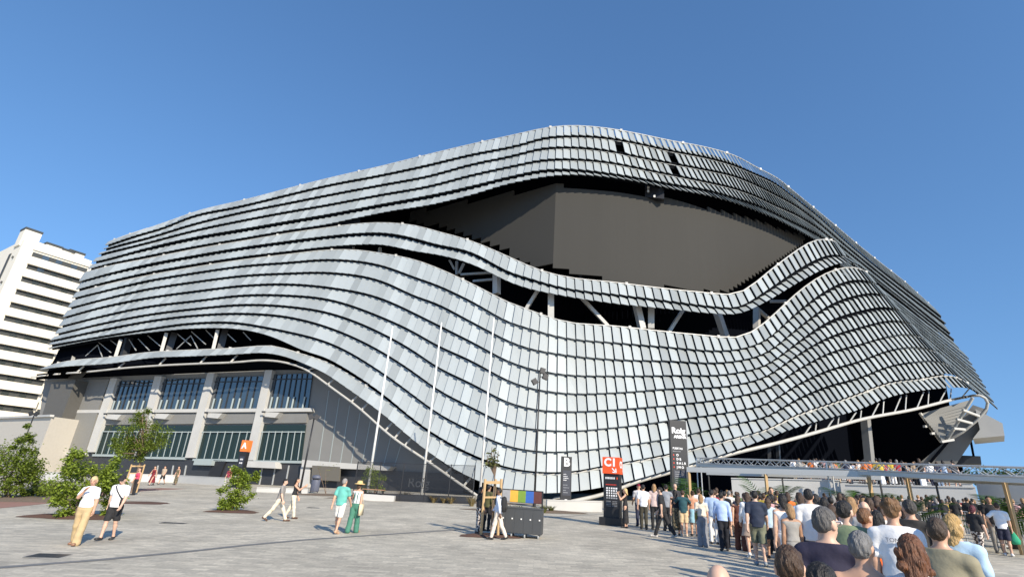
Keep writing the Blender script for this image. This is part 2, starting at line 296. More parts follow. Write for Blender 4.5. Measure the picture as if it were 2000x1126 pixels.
def panel_row(lo_c, hi_c, plan, name='panel_row', inset=.95, umax=None, umin=None, top_off=(4.2, 2.4), bot_off=1.9, rail=False, holes=(), level=None, back=True):
    if level is not None and plan is PLAN: plan = set_back(PLAN, LEAN * level)
    if level is not None: plan = lean_tip(plan, lo_c[0, 0], lo_c[0, 1])
    S, P, N = polyline(plan); lo_s, hi_s = smooth_curve(lo_c), smooth_curve(hi_c)
    lo_s = (lo_s[0], lo_s[1] - bot_off * np.interp(lo_s[0], [900, 1150], [1., .55]))
    hi_s = (hi_s[0], hi_s[1] + np.interp(hi_s[0], [0, 900, 1150, 2000], [top_off[0], top_off[0], top_off[1], top_off[1]]))
    zb = solve_z(P, lo_s); PT = P + N * (inset * np.interp(P[:, 0], [-80, -66], [.3, 1.]))[:, None]; zt = solve_z(PT, hi_s); zt = np.maximum(zt, zb + .12)
    def smp(arr, s): return np.interp(s, S, arr) if arr.ndim == 1 else np.array([np.interp(s, S, arr[:, 0]), np.interp(s, S, arr[:, 1])])
    u, _ = proj(np.column_stack([P, zb])); mb = MB(); railpts = []; idx = 0; s = 0.
    while s + PITCH < S[-1]:
        a, b = s, s + PITCH * .945; s += PITCH; idx += 1; ua = smp(u, a)
        if umax and smp(u, b) > umax: break
        if umin and ua < umin: continue
        if any(h[0] < ua < h[1] for h in holes): continue
        sk = .2 + .1 * float(np.clip((ua - 800) / 400, 0, 1))     # each panel's far edge steps back like a fish scale
        pa, pb, na, nb, ta, tb = smp(P, a), smp(P, b), smp(N, a), smp(N, b), smp(PT, a), smp(PT, b); za, zb_, zta, ztb = smp(zb, a), smp(zb, b), smp(zt, a), smp(zt, b)
        jit = rng.normal(0, .012, 4)                                 # panels are never hung perfectly true
        A = (*(pa + na * jit[0]), za); B = (*(pb + nb * (sk + jit[1])), zb_); Cc = (*(tb + nb * (sk + jit[2])), ztb); D = (*(ta + na * jit[3]), zta); nin = Vector((*na, 0)) * .07 + Vector((0, 0, -.03))
        if abs(za - zb_) > 4: continue
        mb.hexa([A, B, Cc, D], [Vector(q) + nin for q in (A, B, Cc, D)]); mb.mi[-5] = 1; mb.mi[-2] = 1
        if idx % 2 == 0: railpts.append((*(ta + na * .14), zta + .02))
    o = mb.build(name, [PANEL, BACK], arena)
    if len(railpts) > 3:
        rb = MB(); rb.tube(railpts, .1 if rail else .05, 6); rb.build('rail', PIPE if rail else STEEL, o)
    if rail:
        for q in railpts[3::5]: rb = MB(); rb.box(q, (.34, .34, .4)); rb.build('clamp', PIPE, o)
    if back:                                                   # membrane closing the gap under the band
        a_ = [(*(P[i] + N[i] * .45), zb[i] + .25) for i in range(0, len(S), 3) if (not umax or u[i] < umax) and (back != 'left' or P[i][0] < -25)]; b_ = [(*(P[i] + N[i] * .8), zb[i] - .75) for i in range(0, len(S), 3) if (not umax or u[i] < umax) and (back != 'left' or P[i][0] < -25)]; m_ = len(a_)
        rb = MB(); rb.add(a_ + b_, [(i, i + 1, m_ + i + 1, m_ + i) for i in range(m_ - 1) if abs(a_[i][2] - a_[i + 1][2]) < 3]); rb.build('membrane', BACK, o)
    return o
panel_row(g1, g0, PLAN, level=15, umax=1866, top_off=(0, 0), rail=True)
panel_row(g2, g1, PLAN, level=14, top_off=(4., 5.), umax=1872, holes=((1205, 1212), (1309, 1316))); panel_row(g3, g2, PLAN, level=13, top_off=(4., 5.), umax=1878, holes=((1207, 1214), (1313, 1320))); panel_row(g4, g3, PLAN, level=12, top_off=(4., 5.), umax=1885); panel_row(r5b, g4, PLAN, level=11, top_off=(4., 4.), back='left', umax=1893, inset=1.3)
waves = [(g6, r6t, 35.7, 83, True), (r7b, g6, 36.8, 85.5, False), (g8, r8t, 37.7, 88, True), (g9, g8, 38.4, 90, False), (g10, g9, 39.1, 92, False), (g11, g10, 39.7, 94, False), (g12, g11, 40.3, 95.5, False),
         (g13, g12, 41., 97, False), (g14, g13, 41.7, 98.5, False), (r15b, g14, 42.4, 100, False), (r16b, r16t, 43.1, 101.5, True)]
for lv, (lo_c, hi_c, az, dd, rl) in zip((10, 9, 8, 7, 6, 5, 4, 3, 2, 1, 0), waves):
    t = (1.8, 0) if rl else (3.5, .9)
    panel_row(lo_c, hi_c, wave_plan(az, dd, LEAN * lv), level=lv, back='left' if lo_c is r7b else not any(lo_c is q for q in (r15b, r16b)), rail=rl, top_off=t, inset=1.2 if lo_c is r7b else .95)
# far flank: straight bands running away on the right
ends = [(1897, 697), (1902, 708), (1907, 718), (1915, 731), (1924, 744), (1932, 755), (1940, 768), (1946, 781), (1953, 795), (1959, 807)]
lines = []
for k, (x, y) in enumerate(ends):
    s = .775 + .012 * k; lines.append(C_(f'{x-300},{y-300*s} {x-150},{y-150*s} {x},{y} {x+40},{y+40*s}'))
for k in range(len(lines) - 1):
    panel_row(lines[k + 1], lines[k], set_back(FARR, LEAN * (10 - k) * .8)[1:], back=False, umax=ends[k + 1][0] + 1, umin=1655, top_off=(2., 2.), inset=1.1)
# inner wall and roof: dark, behind the panels
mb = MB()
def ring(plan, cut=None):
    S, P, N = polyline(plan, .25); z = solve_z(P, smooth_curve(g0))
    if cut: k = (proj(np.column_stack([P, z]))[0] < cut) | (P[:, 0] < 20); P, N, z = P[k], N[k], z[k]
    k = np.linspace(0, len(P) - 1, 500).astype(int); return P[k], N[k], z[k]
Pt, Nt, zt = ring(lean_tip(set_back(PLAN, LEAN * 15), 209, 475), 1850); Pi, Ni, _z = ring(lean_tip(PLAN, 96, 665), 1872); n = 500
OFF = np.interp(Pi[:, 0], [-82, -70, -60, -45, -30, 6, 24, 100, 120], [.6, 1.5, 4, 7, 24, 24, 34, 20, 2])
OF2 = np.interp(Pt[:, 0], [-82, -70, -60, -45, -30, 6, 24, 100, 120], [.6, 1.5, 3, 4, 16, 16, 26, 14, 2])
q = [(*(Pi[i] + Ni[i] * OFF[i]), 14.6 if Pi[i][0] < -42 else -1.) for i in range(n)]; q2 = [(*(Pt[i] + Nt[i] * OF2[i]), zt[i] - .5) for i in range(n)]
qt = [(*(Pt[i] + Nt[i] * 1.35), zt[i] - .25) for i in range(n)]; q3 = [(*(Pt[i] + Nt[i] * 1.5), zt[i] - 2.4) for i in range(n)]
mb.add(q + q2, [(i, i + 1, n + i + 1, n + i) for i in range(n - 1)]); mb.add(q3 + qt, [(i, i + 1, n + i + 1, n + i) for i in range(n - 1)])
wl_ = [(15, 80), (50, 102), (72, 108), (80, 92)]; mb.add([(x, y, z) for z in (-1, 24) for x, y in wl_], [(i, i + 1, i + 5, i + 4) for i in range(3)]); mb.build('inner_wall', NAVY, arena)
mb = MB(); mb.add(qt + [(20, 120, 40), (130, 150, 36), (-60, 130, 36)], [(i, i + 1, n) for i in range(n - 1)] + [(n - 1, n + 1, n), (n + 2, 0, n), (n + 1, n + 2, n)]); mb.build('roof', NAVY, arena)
# ------------------------------------------------------------------ helpers on the arena's own surfaces
_, PF, NF = polyline(PLAN, .5)
def on_plan(u, v, off=0., plan=None):
    p, n = (PF, NF) if plan is None else polyline(plan, .5)[1:]
    q = p + n * off; d = ray(u, v); a = math.atan2(d[0], d[1]); az = np.arctan2(q[:, 0], q[:, 1])
    k = np.argmin(np.abs(az - a)); return at(u, v, math.hypot(*q[k]))
W16 = wave_plan(43.1, 101.5)
# ------------------------------------------------------------------ big screen in the upper opening
def inside(poly, x, y):
    r = False; j = len(poly) - 1
    for i in range(len(poly)):
        (xi, yi), (xj, yj) = poly[i], poly[j]
        if (yi > y) != (yj > y) and x < (xj - xi) * (y - yi) / (yj - yi) + xi: r = not r
        j = i
    return r
led = bpy.data.objects.new('screen', None); scn.collection.objects.link(led); led.parent = arena
cor = on_plan(1083, 440, 8.6)[:2]
def screen_face(pts, outline, cw=1.15, ch=.72, flip=1):
    S, P, N = polyline(pts, cw); mb = MB()
    for i in range(len(P) - 1):
        for k in range(70):
            z0 = 8 + k * ch; c = (P[i] + P[i + 1]) / 2; u, v = proj((c[0], c[1], z0 + ch / 2))
            if not inside(outline, u, v): continue
            a, b = P[i], P[i + 1]; n = N[i] * .25 * flip
            mb.hexa([(*a, z0), (*b, z0), (*b, z0 + ch), (*a, z0 + ch)], [(*(a + n), z0), (*(b + n), z0), (*(b + n), z0 + ch), (*(a + n), z0 + ch)])
    return mb.build('screen_face', LED, led)
OUT_L = [(788, 424), (820, 411), (920, 392), (1020, 374), (1090, 357), (1084, 524), (1040, 514), (1000, 500), (980, 488), (940, 474), (910, 462), (880, 450), (850, 441), (820, 434), (788, 428)]
OUT_R = [(1083, 357), (1110, 365), (1200, 371), (1300, 388), (1400, 411), (1480, 432), (1540, 452), (1572, 462), (1566, 480), (1540, 492), (1510, 515), (1480, 535), (1450, 554), (1410, 570), (1340, 566), (1240, 553), (1150, 540), (1110, 527), (1076, 524)]
lp = [tuple(cor + np.array([-.82, .572]) * t) for t in (0, 9, 18, 28, 38)]
screen_face(lp, OUT_L, 1.9, 1.0, flip=-1)
rp = [tuple(cor)] + [tuple(on_plan(u, v, 8.6)[:2]) for u, v in ((1150, 440), (1220, 450), (1300, 460), (1380, 470), (1450, 480), (1510, 480), (1560, 480), (1600, 480))]
screen_face(rp, OUT_R)
mb = MB()
mb.slab([at(u, v, np.hypot(*on_plan(1278, 375, 8.)[:2])) for u, v in ((1260, 361), (1297, 367), (1297, 388), (1260, 384))], (.2, .9, 0)); s_ = mb.build('speaker_box', BLACKM, arena)
for x, y in ((1266, 366), (1266, 373), (1293, 373), (1278, 383)):
    mb = MB(); p = on_plan(x, y, 7.7); mb.box(p, (.28, .12, .4)); mb.build('bracket', PIPE, s_)
# ------------------------------------------------------------------ steelwork in the slits
def member(name, segs, wd, off, M=PIPE, plan=None):
    for (u0, v0, u1, v1) in segs:
        mb = MB(); mb.bar(on_plan(u0, v0, off, plan), on_plan(u1, v1, off, plan), wd, wd); mb.build(name, M, arena)
member('slit_column', [(1076, 558, 1076, 622), (1243, 594, 1254, 642), (1272, 592, 1272, 642), (1400, 608, 1417, 658), (1478, 602, 1478, 642), (970, 536, 970, 574)], .8, 7.)
member('slit_brace', [(1052, 564, 1026, 606), (1135, 580, 1187, 636), (1335, 603, 1306, 648), (1482, 605, 1504, 624), (1506, 588, 1534, 588), (690, 482, 690, 488), (742, 484, 742, 495)], .42, 7.)
member('slit_brace', [(892, 510, 892, 536), (906, 514, 896, 534), (878, 508, 888, 526), (900, 536, 966, 532), (924, 549, 968, 545)], .3, 8., STEEL)
member('slit_column', [(149, 668, 142, 703), (236, 663, 225, 698), (325, 650, 314, 690), (425, 644, 416, 683)], .45, 1.6)
member('slit_column', [(165, 668, 157, 702), (252, 660, 242, 696), (341, 650, 329, 686), (440, 644, 430, 682)], .9, 3.2, CHAR)
member('slit_brace', [(188, 664, 217, 688), (212, 661, 232, 676), (252, 662, 266, 684), (289, 655, 314, 676), (347, 652, 373, 674), (374, 647, 402, 672), (402, 644, 418, 660), (445, 652, 461, 667), (270, 661, 292, 684), (191, 673, 164, 698), (191, 673, 200, 697), (373, 655, 345, 681), (373, 655, 386, 680), (475, 648, 490, 664)], .11, 2.6, STEEL)
# ------------------------------------------------------------------ edge tubes below the shell
TL = C_('60,736 120,729 166,726 246,718 300,714 380,710 460,707 520,703 560,708 600,722 640,751 700,795 760,848 840,903 900,945 960,986')
X, Y = smooth_curve(TL, 8.); mb = MB(); mb.tube([on_plan(x, y, .7) for x, y in zip(X, Y)], .14, 8); mb.build('edge_tube', PIPE, arena, True)
for x in (150, 230, 310, 390, 450, 600, 640, 686, 706, 752, 770, 790, 826, 838, 870, 905):
    y = float(np.interp(x, X, Y)); up_ = float(np.interp(x + 8, r16b[:, 0], r16b[:, 1])); mb = MB(); a = on_plan(x, y, .7); b = on_plan(x + 14, max(up_, y - 16), 1.2)
    mb.tube([a, b], .13, 6); mb.build('stub', PIPE, arena)
TR = C_('1046,992 1128,976 1183,963 1240,941 1314,920 1424,887 1520,864 1600,842 1680,819 1789,798 1864,779 1900,772')
X, Y = smooth_curve(TR, 8.); tr = [on_plan(x, y, .9, W16) for x, y in zip(X, Y)]; DE = math.hypot(*tr[-1][:2])
tr += [at(u, v, DE + k * .4) for k, (u, v) in enumerate(((1914, 772), (1924, 777), (1929, 786), (1927, 797), (1908, 820), (1880, 843), (1858, 856), (1840, 859)))]
mb = MB(); mb.tube(tr, .2, 8); mb.build('edge_tube', PIPE, arena, True)
mb = MB(); mb.tube([on_plan(u, v, 1.2) for u, v in ((1052, 990), (1068, 982), (1084, 972), (1104, 969))], .12, 6); mb.build('stub', PIPE, arena)
for x in range(1570, 1900, 22):
    y = float(np.interp(x, X, Y)); y2 = float(np.interp(x + (14 if (x // 22) % 2 else 2), r16b[:, 0], r16b[:, 1])); mb = MB()
    mb.tube([on_plan(x, y, .9, W16), on_plan(x + (14 if (x // 22) % 2 else 2), y2 + 2, 1.4, W16)], .09, 6); mb.build('truss_strut', STEEL, arena)
for x in (1196, 1225, 1290, 1360, 1430):
    y = float(np.interp(x, X, Y)); mb = MB(); mb.tube([on_plan(x, y, .9, W16), on_plan(x - 10, y - 9, 1.6, W16)], .14, 6); mb.build('stub', PIPE, arena)
mb = MB()                                                    # slatted return under the far corner
for t in np.linspace(0, 1, 11):
    a = at(1800 + 36 * t, 812 + 46 * t, 99); b = at(1893 - 44 * t, 786 + 70 * t, 102); mb.bar(a, b, .25, .7)
mb.build('slat_return', mat('slat_grey', (.16, .16, .15), .5, .2), arena)
mb = MB()
for t in ((1797, 806, 1838, 862), (1805, 832, 1822, 832), (1818, 846, 1850, 842), (1880, 800, 1912, 812), (1868, 818, 1898, 826), (1862, 836, 1884, 838), (1900, 776, 1850, 858), (1838, 862, 1862, 858)):
    mb.bar(at(t[0], t[1], 98.6), at(t[2], t[3], 101.), .3, .3)
mb.build('return_frame', PIPE, arena)
member('entrance_column', [(1690, 815, 1699, 905)], .9, 4.5, CONC, W16)
member('entrance_column', [(1502, 866, 1504, 920), (1519, 868, 1522, 920)], .4, 6, CHAR, W16)
# raking wall, landing slab and plinth of the far stair
def slab_px(name, pts, D, depth, M):
    c = at(pts[0][0], pts[0][1], D); dr = np.array([c[0], c[1], 0]) / math.hypot(c[0], c[1])
    P = [at(u, v, D) for u, v in pts]; mb = MB(); mb.slab(P, tuple(dr * depth)); return mb.build(name, M, arena)
slab_px('raking_wall', [(1770, 925), (1840, 866), (1900, 790), (1930, 800), (1914, 838), (1868, 905), (1850, 930)], 116, 3, CONC)
slab_px('raking_band', [(1812, 903), (1820, 903), (1858, 858), (1850, 858)], 115.4, .3, NAVY)
slab_px('landing_slab', [(1905, 798), (1958, 826), (1962, 850), (1900, 856), (1914, 838)], 114, 9, PALE)
slab_px('plinth', [(1868, 888), (1915, 890), (1917, 905), (1866, 905)], 120, 8, CHAR)
slab_px('prop', [(1893, 858), (1898, 858), (1904, 890), (1899, 890)], 119, .5, NAVY)
# ------------------------------------------------------------------ left facade below the shell
WD = np.array([64, -21.7]) / math.hypot(64, 21.7); WN = np.array([WD[1], -WD[0]]); W0 = np.array([-72, 82.3]) - WN * 5
def wp(u, v, off=0.):
    """point on the facade plane, off metres proud of it"""
    return on_line(u, v, W0 + WN * off, WD)
def wall_box(name, pts, off0, off1, M, parent=None):
    P = [Vector(wp(u, v, off1)) for u, v in pts]; mb = MB(); mb.slab(P, tuple(Vector((*(-WN * (off1 - off0)), 0)))); return mb.build(name, M, parent or arena)
wall_box('facade_wall', [(90, 728), (640, 706), (700, 760), (760, 815), (840, 880), (905, 940), (905, 985), (60, 960), (66, 880)], -.8, -.3, CONC)
wall_box('base_wall', [(60, 886), (590, 905), (588, 975), (60, 960)], -.3, .1, CHAR)
wall_box('base_wall', [(590, 911), (905, 925), (905, 990), (588, 975)], -.3, .05, CHAR)
cols = [((168, 882), (182, 882), (229, 738), (216, 738)), ((262, 888), (277, 888), (316, 734), (302, 734)), ((361, 893), (377, 893), (419, 728), (405, 728)), ((478, 898), (495, 898), (532, 722), (518, 722))]
bot = [(182, 262), (277, 361), (377, 478), (495, 588)]; 
def lerp(a, b, t): return a + (b - a) * t
def ux(k, v, side):
    """left (0) or right (1) edge of column k at height v; k = 4 is the end of the last bay"""
    if k == 4: return lerp(588, 609, (897 - v) / 157)
    c = cols[k]; a, b = (c[0], c[3]) if side == 0 else (c[1], c[2]); t = (a[1] - v) / (a[1] - b[1]); return lerp(a[0], b[0], t)
for k in range(4):
    vt, vm = (744, 740, 736, 731)[k], (802, 801, 799, 797)[k]
    pts = [(ux(k, vm, 1), vm), (ux(k + 1, vm, 0), vm - 1), (ux(k + 1, vt, 0), vt - 2), (ux(k, vt, 1), vt)]
    w_ = wall_box('window', pts, -.3, -.1, GLASS); nm = 8
    for j in range(1, nm):
        a = wp(lerp(pts[0][0], pts[1][0], j / nm), vm, -.02); b = wp(lerp(pts[3][0], pts[2][0], j / nm), lerp(vt, vt - 2, j / nm), -.02)
        mb = MB(); mb.bar(a, b, .09, .12); mb.build('mullion', CHAR, w_)
        if j in (1, 2, 4, 5, 7): mb = MB(); mb.bar(wp(lerp(pts[0][0], pts[1][0], j / nm), vm, .06), Vector(wp(lerp(pts[0][0], pts[1][0], j / nm), vm, .06)) + Vector((0, 0, 1.6)), .2, .12); mb.build('fin', FIN, w_)
    mb = MB(); mb.bar(wp(ux(k, vt + 9, 1), vt + 9, 0), wp(ux(k + 1, vt + 8, 0), vt + 8, 0), .1, .12); mb.build('transom', CHAR, w_)
    # plain cladding between the storeys, then the tall lower window with pale fins
    wall_box('spandrel', [(ux(k, 829, 1), 829 - k), (ux(k + 1, 828, 0), 828 - k), (ux(k + 1, 806, 0), 806), (ux(k, 807, 1), 807)], -.3, .0, CONC)
    vb, vt = (886, 891, 895, 898)[k], (831, 831, 830, 829)[k]
    pts = [(ux(k, vb, 1), vb), (ux(k + 1, vb, 0), vb + 2), (ux(k + 1, vt, 0), vt), (ux(k, vt, 1), vt)]
    w_ = wall_box('window', pts, -.3, -.15, GLASS2)
    nm = 7
    for j in range(nm):
        t = (j + .5) / nm; a = wp(lerp(pts[0][0], pts[1][0], t), vb, .12); b = wp(lerp(pts[3][0], pts[2][0], t), vt, .12)
        a2, b2 = Vector(a), Vector(b); mb = MB(); mb.bar(a2, a2.lerp(b2, .82), .075, .1); mb.build('fin', FIN, w_)
    mb = MB(); vq = lerp(vb, vt, .8); mb.bar(wp(ux(k, vq, 1), vq, .0), wp(ux(k + 1, vq, 0), vq, .0), .14, .14); mb.build('transom', FIN, w_)
    wall_box('sill', [(ux(k, vb + 4, 1), vb + 4), (ux(k + 1, vb + 5, 0), vb + 6), (ux(k + 1, vb, 0), vb + 1), (ux(k, vb, 1), vb)], -.2, .35, FIN)
for c in cols: wall_box('facade_column', c, -.3, .42, PALE)
wall_box('floor_beam', [(126, 806), (609, 803), (609, 796), (126, 800)], -.3, .3, PALE)
for x in (208, 302, 405, 517): 
    y = lerp(808, 804, (x - 208) / 310); wall_box('bracket', [(x, y + 9), (x + 20, y + 11), (x + 29, y + 1), (x, y + 0)], .0, .8, PALE); wall_box('bolt', [(x - 6, y - 2), (x + 1, y - 2), (x + 1, y + 1), (x - 6, y + 1)], .96, 1.02, BLACKM)
wall_box('base_ledge', [(68, 886), (165, 889), (166, 883), (70, 879)], -.2, .5, PALE)
wall_box('base_ledge', [(589, 911), (757, 918), (764, 910), (590, 897)], -.2, 1.1, PALE)
wall_box('base_pier', [(583, 950), (603, 951), (606, 908), (588, 908)], -.2, .8, PALE)
wall_box('notice_panel', [(608, 936), (662, 939), (664, 911), (610, 908)], .9, 1.15, mat('brown_panel', (.13, .12, .10), .7))
# dark entrance doors, pale hatch boxes
wall_box('door', [(405, 932), (428, 933), (441, 898), (417, 897)], .1, .35, BLACKM)
wall_box('canopy_box', [(377, 907), (412, 908), (414, 899), (380, 897)], .1, .9, FIN); wall_box('canopy_box', [(478, 911), (538, 914), (537, 901), (484, 899)], .1, 1.3, PALE)
for x in (300, 330, 355, 445, 470, 505, 530, 556):
    wall_box('mullion', [(x, 946), (x + 2, 946), (x + 9, 908), (x + 7, 908)], .1, .2, STEEL)
# seams in the grey cladding of the right end, raking left end
for k in range(8):
    x = 622 + 21 * k; t = (x - 622) / 150; wall_box('panel_seam', [(x, 900 + t * 12), (x + 1.2, 900 + t * 12), (x + 21 - 5 * t, 762 + 60 * t + k * 6), (x + 19.8 - 5 * t, 762 + 60 * t + k * 6)], -.3, -.27, FIN)
slab_ = [(62, 880), (95, 882), (148, 741), (101, 747)]
wall_box('end_wall', slab_, -.3, 2.2, mat('bronze_cladding', (.095, .092, .084), .6, noise=.06, bump=.05))
wall_box('end_wall', [(95, 882), (166, 883), (190, 805), (126, 805)], -.3, .25, mat('beige_cladding', (.22, .217, .20), .65, noise=.05))
wall_box('end_wall', [(126, 801), (191, 801), (214, 740), (148, 741)], -.3, .15, mat('beige_cladding_upper', (.20, .197, .185), .65, noise=.05))
# soffit that closes the gap between shell and facade
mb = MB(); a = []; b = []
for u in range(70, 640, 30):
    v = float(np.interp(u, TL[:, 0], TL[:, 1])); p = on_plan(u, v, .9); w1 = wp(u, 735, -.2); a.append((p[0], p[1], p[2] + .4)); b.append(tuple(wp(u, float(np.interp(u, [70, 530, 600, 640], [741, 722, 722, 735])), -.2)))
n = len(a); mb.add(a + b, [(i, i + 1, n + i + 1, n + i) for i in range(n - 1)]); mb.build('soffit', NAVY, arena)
# ------------------------------------------------------------------ apartment block on the left
TW = np.array([-109.3, 105.6]); TA = R(33); TD = np.array([math.sin(TA), math.cos(TA)]); TL_ = np.array([-math.cos(TA), math.sin(TA)])
WHITE = mat('white_render', (.76, .71, .60), .8, noise=.05, nscale=.3); SHADE = mat('dark_recess', (.05, .055, .055), .7); WINB = glass('flat_glass', (.05, .06, .06), .15)
tower = empty('apartment_block', (*TW, gz(*TW)), 0, 'tall white apartment block with long dark balcony bands beside the arena', 'building')
def tq(s, d, z): return (*(TW + TD * s + TL_ * d), z)            # s along the balcony front, d along the left flank
ZT = at(48, 467, math.hypot(*TW))[2]; FLH = 3.0; nfl = 14
mb = MB(); mb.hexa([tq(0, 0, -3), tq(30, 0, -3), tq(30, 16, -3), tq(0, 16, -3)], [tq(0, 0, ZT), tq(30, 0, ZT - 1.6), tq(30, 16, ZT - 1.6), tq(0, 16, ZT)]); mb.build('wall', WHITE, tower)
for k in range(nfl):
    z1 = ZT - 2.2 - k * FLH
    mb = MB(); mb.hexa([tq(2.2, -.15, z1 - 1.15), tq(12.6, -.15, z1 - 1.15), tq(12.6, .3, z1 - 1.15), tq(2.2, .3, z1 - 1.15)], [tq(2.2, -.15, z1), tq(12.6, -.15, z1), tq(12.6, .3, z1), tq(2.2, .3, z1)]); rc = mb.build('balcony', SHADE, tower)
    mb = MB(); mb.hexa([tq(2., -.9, z1 - FLH + .0), tq(12.8, -.9, z1 - FLH + .0), tq(12.8, -.2, z1 - FLH), tq(2., -.2, z1 - FLH)], [tq(2., -.9, z1 - 1.25), tq(12.8, -.9, z1 - 1.25), tq(12.8, -.2, z1 - 1.25), tq(2., -.2, z1 - 1.25)]); mb.build('parapet', WHITE, rc)
    mb = MB(); mb.hexa([tq(13.4, -.1, z1 - 1.2), tq(16, -.1, z1 - 1.2), tq(16, .3, z1 - 1.2), tq(13.4, .3, z1 - 1.2)], [tq(13.4, -.1, z1 - .1), tq(16, -.1, z1 - .1), tq(16, .3, z1 - .1), tq(13.4, .3, z1 - .1)]); mb.build('balcony', SHADE, tower)
    for s in (4., 6.5, 9.4): 
        mb = MB(); mb.hexa([tq(s, -.22, z1 - 1.1), tq(s + 1.2, -.22, z1 - 1.1), tq(s + 1.2, -.16, z1 - 1.1), tq(s, -.16, z1 - 1.1)], [tq(s, -.22, z1 - .1), tq(s + 1.2, -.22, z1 - .1), tq(s + 1.2, -.16, z1 - .1), tq(s, -.16, z1 - .1)]); mb.build('window', WINB, rc)
mb = MB(); mb.hexa([tq(-.12, 5.2, 0), tq(0.2, 5.2, 0), tq(.2, 6.6, 0), tq(-.12, 6.6, 0)], [tq(-.12, 5.2, ZT - 2.5), tq(.2, 5.2, ZT - 2.5), tq(.2, 6.6, ZT - 2.5), tq(-.12, 6.6, ZT - 2.5)]); mb.build('stair_slot', SHADE, tower)
for k in range(5):
    mb = MB(); z1 = ZT - 4 - k * 6; mb.box(tq(-.05, 2.4, z1), (.3, .5, .5), -TA); mb.build('vent', SHADE, tower)
for s, d, w_, h in ((1.2, 3., 3.4, 3.2), (5.5, 2., 2., 1.3), (8.0, 2, 1.6, 1.2), (10, 2, 1.6, 1.5)):
    mb = MB(); c = tq(s, d, ZT + h / 2 - .8); mb.box(c, (w_, 3., h + .8), -TA); b_ = mb.build('chimney', WHITE, tower); mb = MB(); mb.box((c[0], c[1], ZT + h - .2), (w_ + .2, 3.2, .5), -TA); mb.build('cap', SHADE, b_)
mb = MB(); mb.hexa([tq(2, -.3, ZT - 1.7), tq(12.8, -.3, ZT - 1.7), tq(12.8, .1, ZT - 1.7), tq(2, .1, ZT - 1.7)], [tq(2, -.3, ZT + .3), tq(12.8, -.3, ZT - .1), tq(12.8, .1, ZT - .1), tq(2, .1, ZT + .3)]); mb.build('parapet', WHITE, tower)
BEIGE = mat('beige_render', (.52, .485, .42), .85, noise=.05)
c = at(28, 860, 112); an = empty('low_annex', (c[0], c[1], gz(c[0], c[1])), 0, 'plain low beige building at the foot of the white apartment block', 'building')
mb = MB(); zt_ = at(30, 809, 112)[2]; x0, y0 = c[0], c[1]; mb.hexa([(x0 - 40, y0 + 30, -4), (x0 + 6, y0 - 2, -4), (x0 + 10, y0 + 20, -4), (x0 - 30, y0 + 50, -4)], [(x0 - 40, y0 + 30, zt_), (x0 + 6, y0 - 2, zt_), (x0 + 10, y0 + 20, zt_), (x0 - 30, y0 + 50, zt_)]); mb.build('wall', BEIGE, an)
mb = MB(); mb.bar((x0 - 40, y0 + 29.8, zt_ + .1), (x0 + 6.2, y0 - 2.3, zt_ + .1), .5, .3); mb.build('coping', PALE, an)
# ------------------------------------------------------------------ ground detail
def strip(name, px, wd, M, dz=.006):
    P = [Vector(gnd(u, v)) for u, v in px]; o = []
    for i, p in enumerate(P):
        d = (P[min(i + 1, len(P) - 1)] - P[max(i - 1, 0)]).normalized(); s = Vector((-d.y, d.x, 0)) * wd / 2
        for q in (p + s, p - s): o.append((q.x, q.y, gz(q.x, q.y) + dz))
    mb = MB(); mb.add(o, [(2*i, 2*i+1, 2*i+3, 2*i+2) for i in range(len(P) - 1)]); return tag(mb.build(name, M), kind='structure')
DRAIN = mat('drain_metal', (.17, .17, .165), .6, noise=.2, nscale=8)
strip('drain_channel', [(-60, 1112), (0, 1107.5), (200, 1092), (370, 1076), (480, 1064), (600, 1053), (780, 1041), (900, 1033), (1010, 1026)], .26, DRAIN)
strip('drain_channel', [(1060, 1010), (1180, 1003)], .2, DRAIN)
BRICK = mat('red_paving', (.30, .165, .125), .85, noise=.15, nscale=6)
strip('red_path', [(-80, 992), (0, 985), (60, 979), (110, 973), (180, 964), (240, 958), (290, 955), (340, 953)], 2.4, BRICK, .008)
def patch(name, u, v, rx, ry, M, h=.05, rz=0.):
    c = gnd(u, v); mb = MB(); n = 30; o = [(0, 0, h)]
    for r_, z in ((.6, h * .8), (1., 0.)):
        for j in range(n):
            t = 2 * math.pi * j / n; k = r_ * (1 + .12 * math.sin(3 * t + u) + .07 * math.sin(7 * t)); o.append((rx * k * math.cos(t), ry * k * math.sin(t), z + .01))
    o = [(x, y, z + GX * x + GY * y) for x, y, z in o]
    mb.add(o, [(0, 1 + j, 1 + (j + 1) % n) for j in range(n)] + [(1 + j, 1 + n + j, 1 + n + (j + 1) % n, 1 + (j + 1) % n) for j in range(n)])
    b = mb.build(name, M); b.location = c; return tag(b, kind='structure')
MULCH = mat('bark_mulch', (.105, .055, .038), .95, noise=.35, nscale=25, bump=.8, bscale=40)
SOIL = mat('bed_soil', (.16, .12, .085), .95, noise=.3, nscale=12, bump=.6, bscale=30)
patch('planting_bed', 142, 1009, 1.75, 1., MULCH, .1); patch('planting_bed', 456, 999, 1.25, .8, MULCH, .08); patch('planting_bed', 262, 981, 2., 1., MULCH); patch('planting_bed', 958, 1046, 1.1, .7, MULCH, .07)
patch('planting_bed', 20, 974, 6.5, 2.4, SOIL, .15); patch('planting_bed', 655, 967, 3.8, 1.4, SOIL, .12); patch('planting_bed', 845, 978, 8.5, 1.5, SOIL, .14); patch('planting_bed', 1035, 998, 4., 1.2, SOIL, .12)
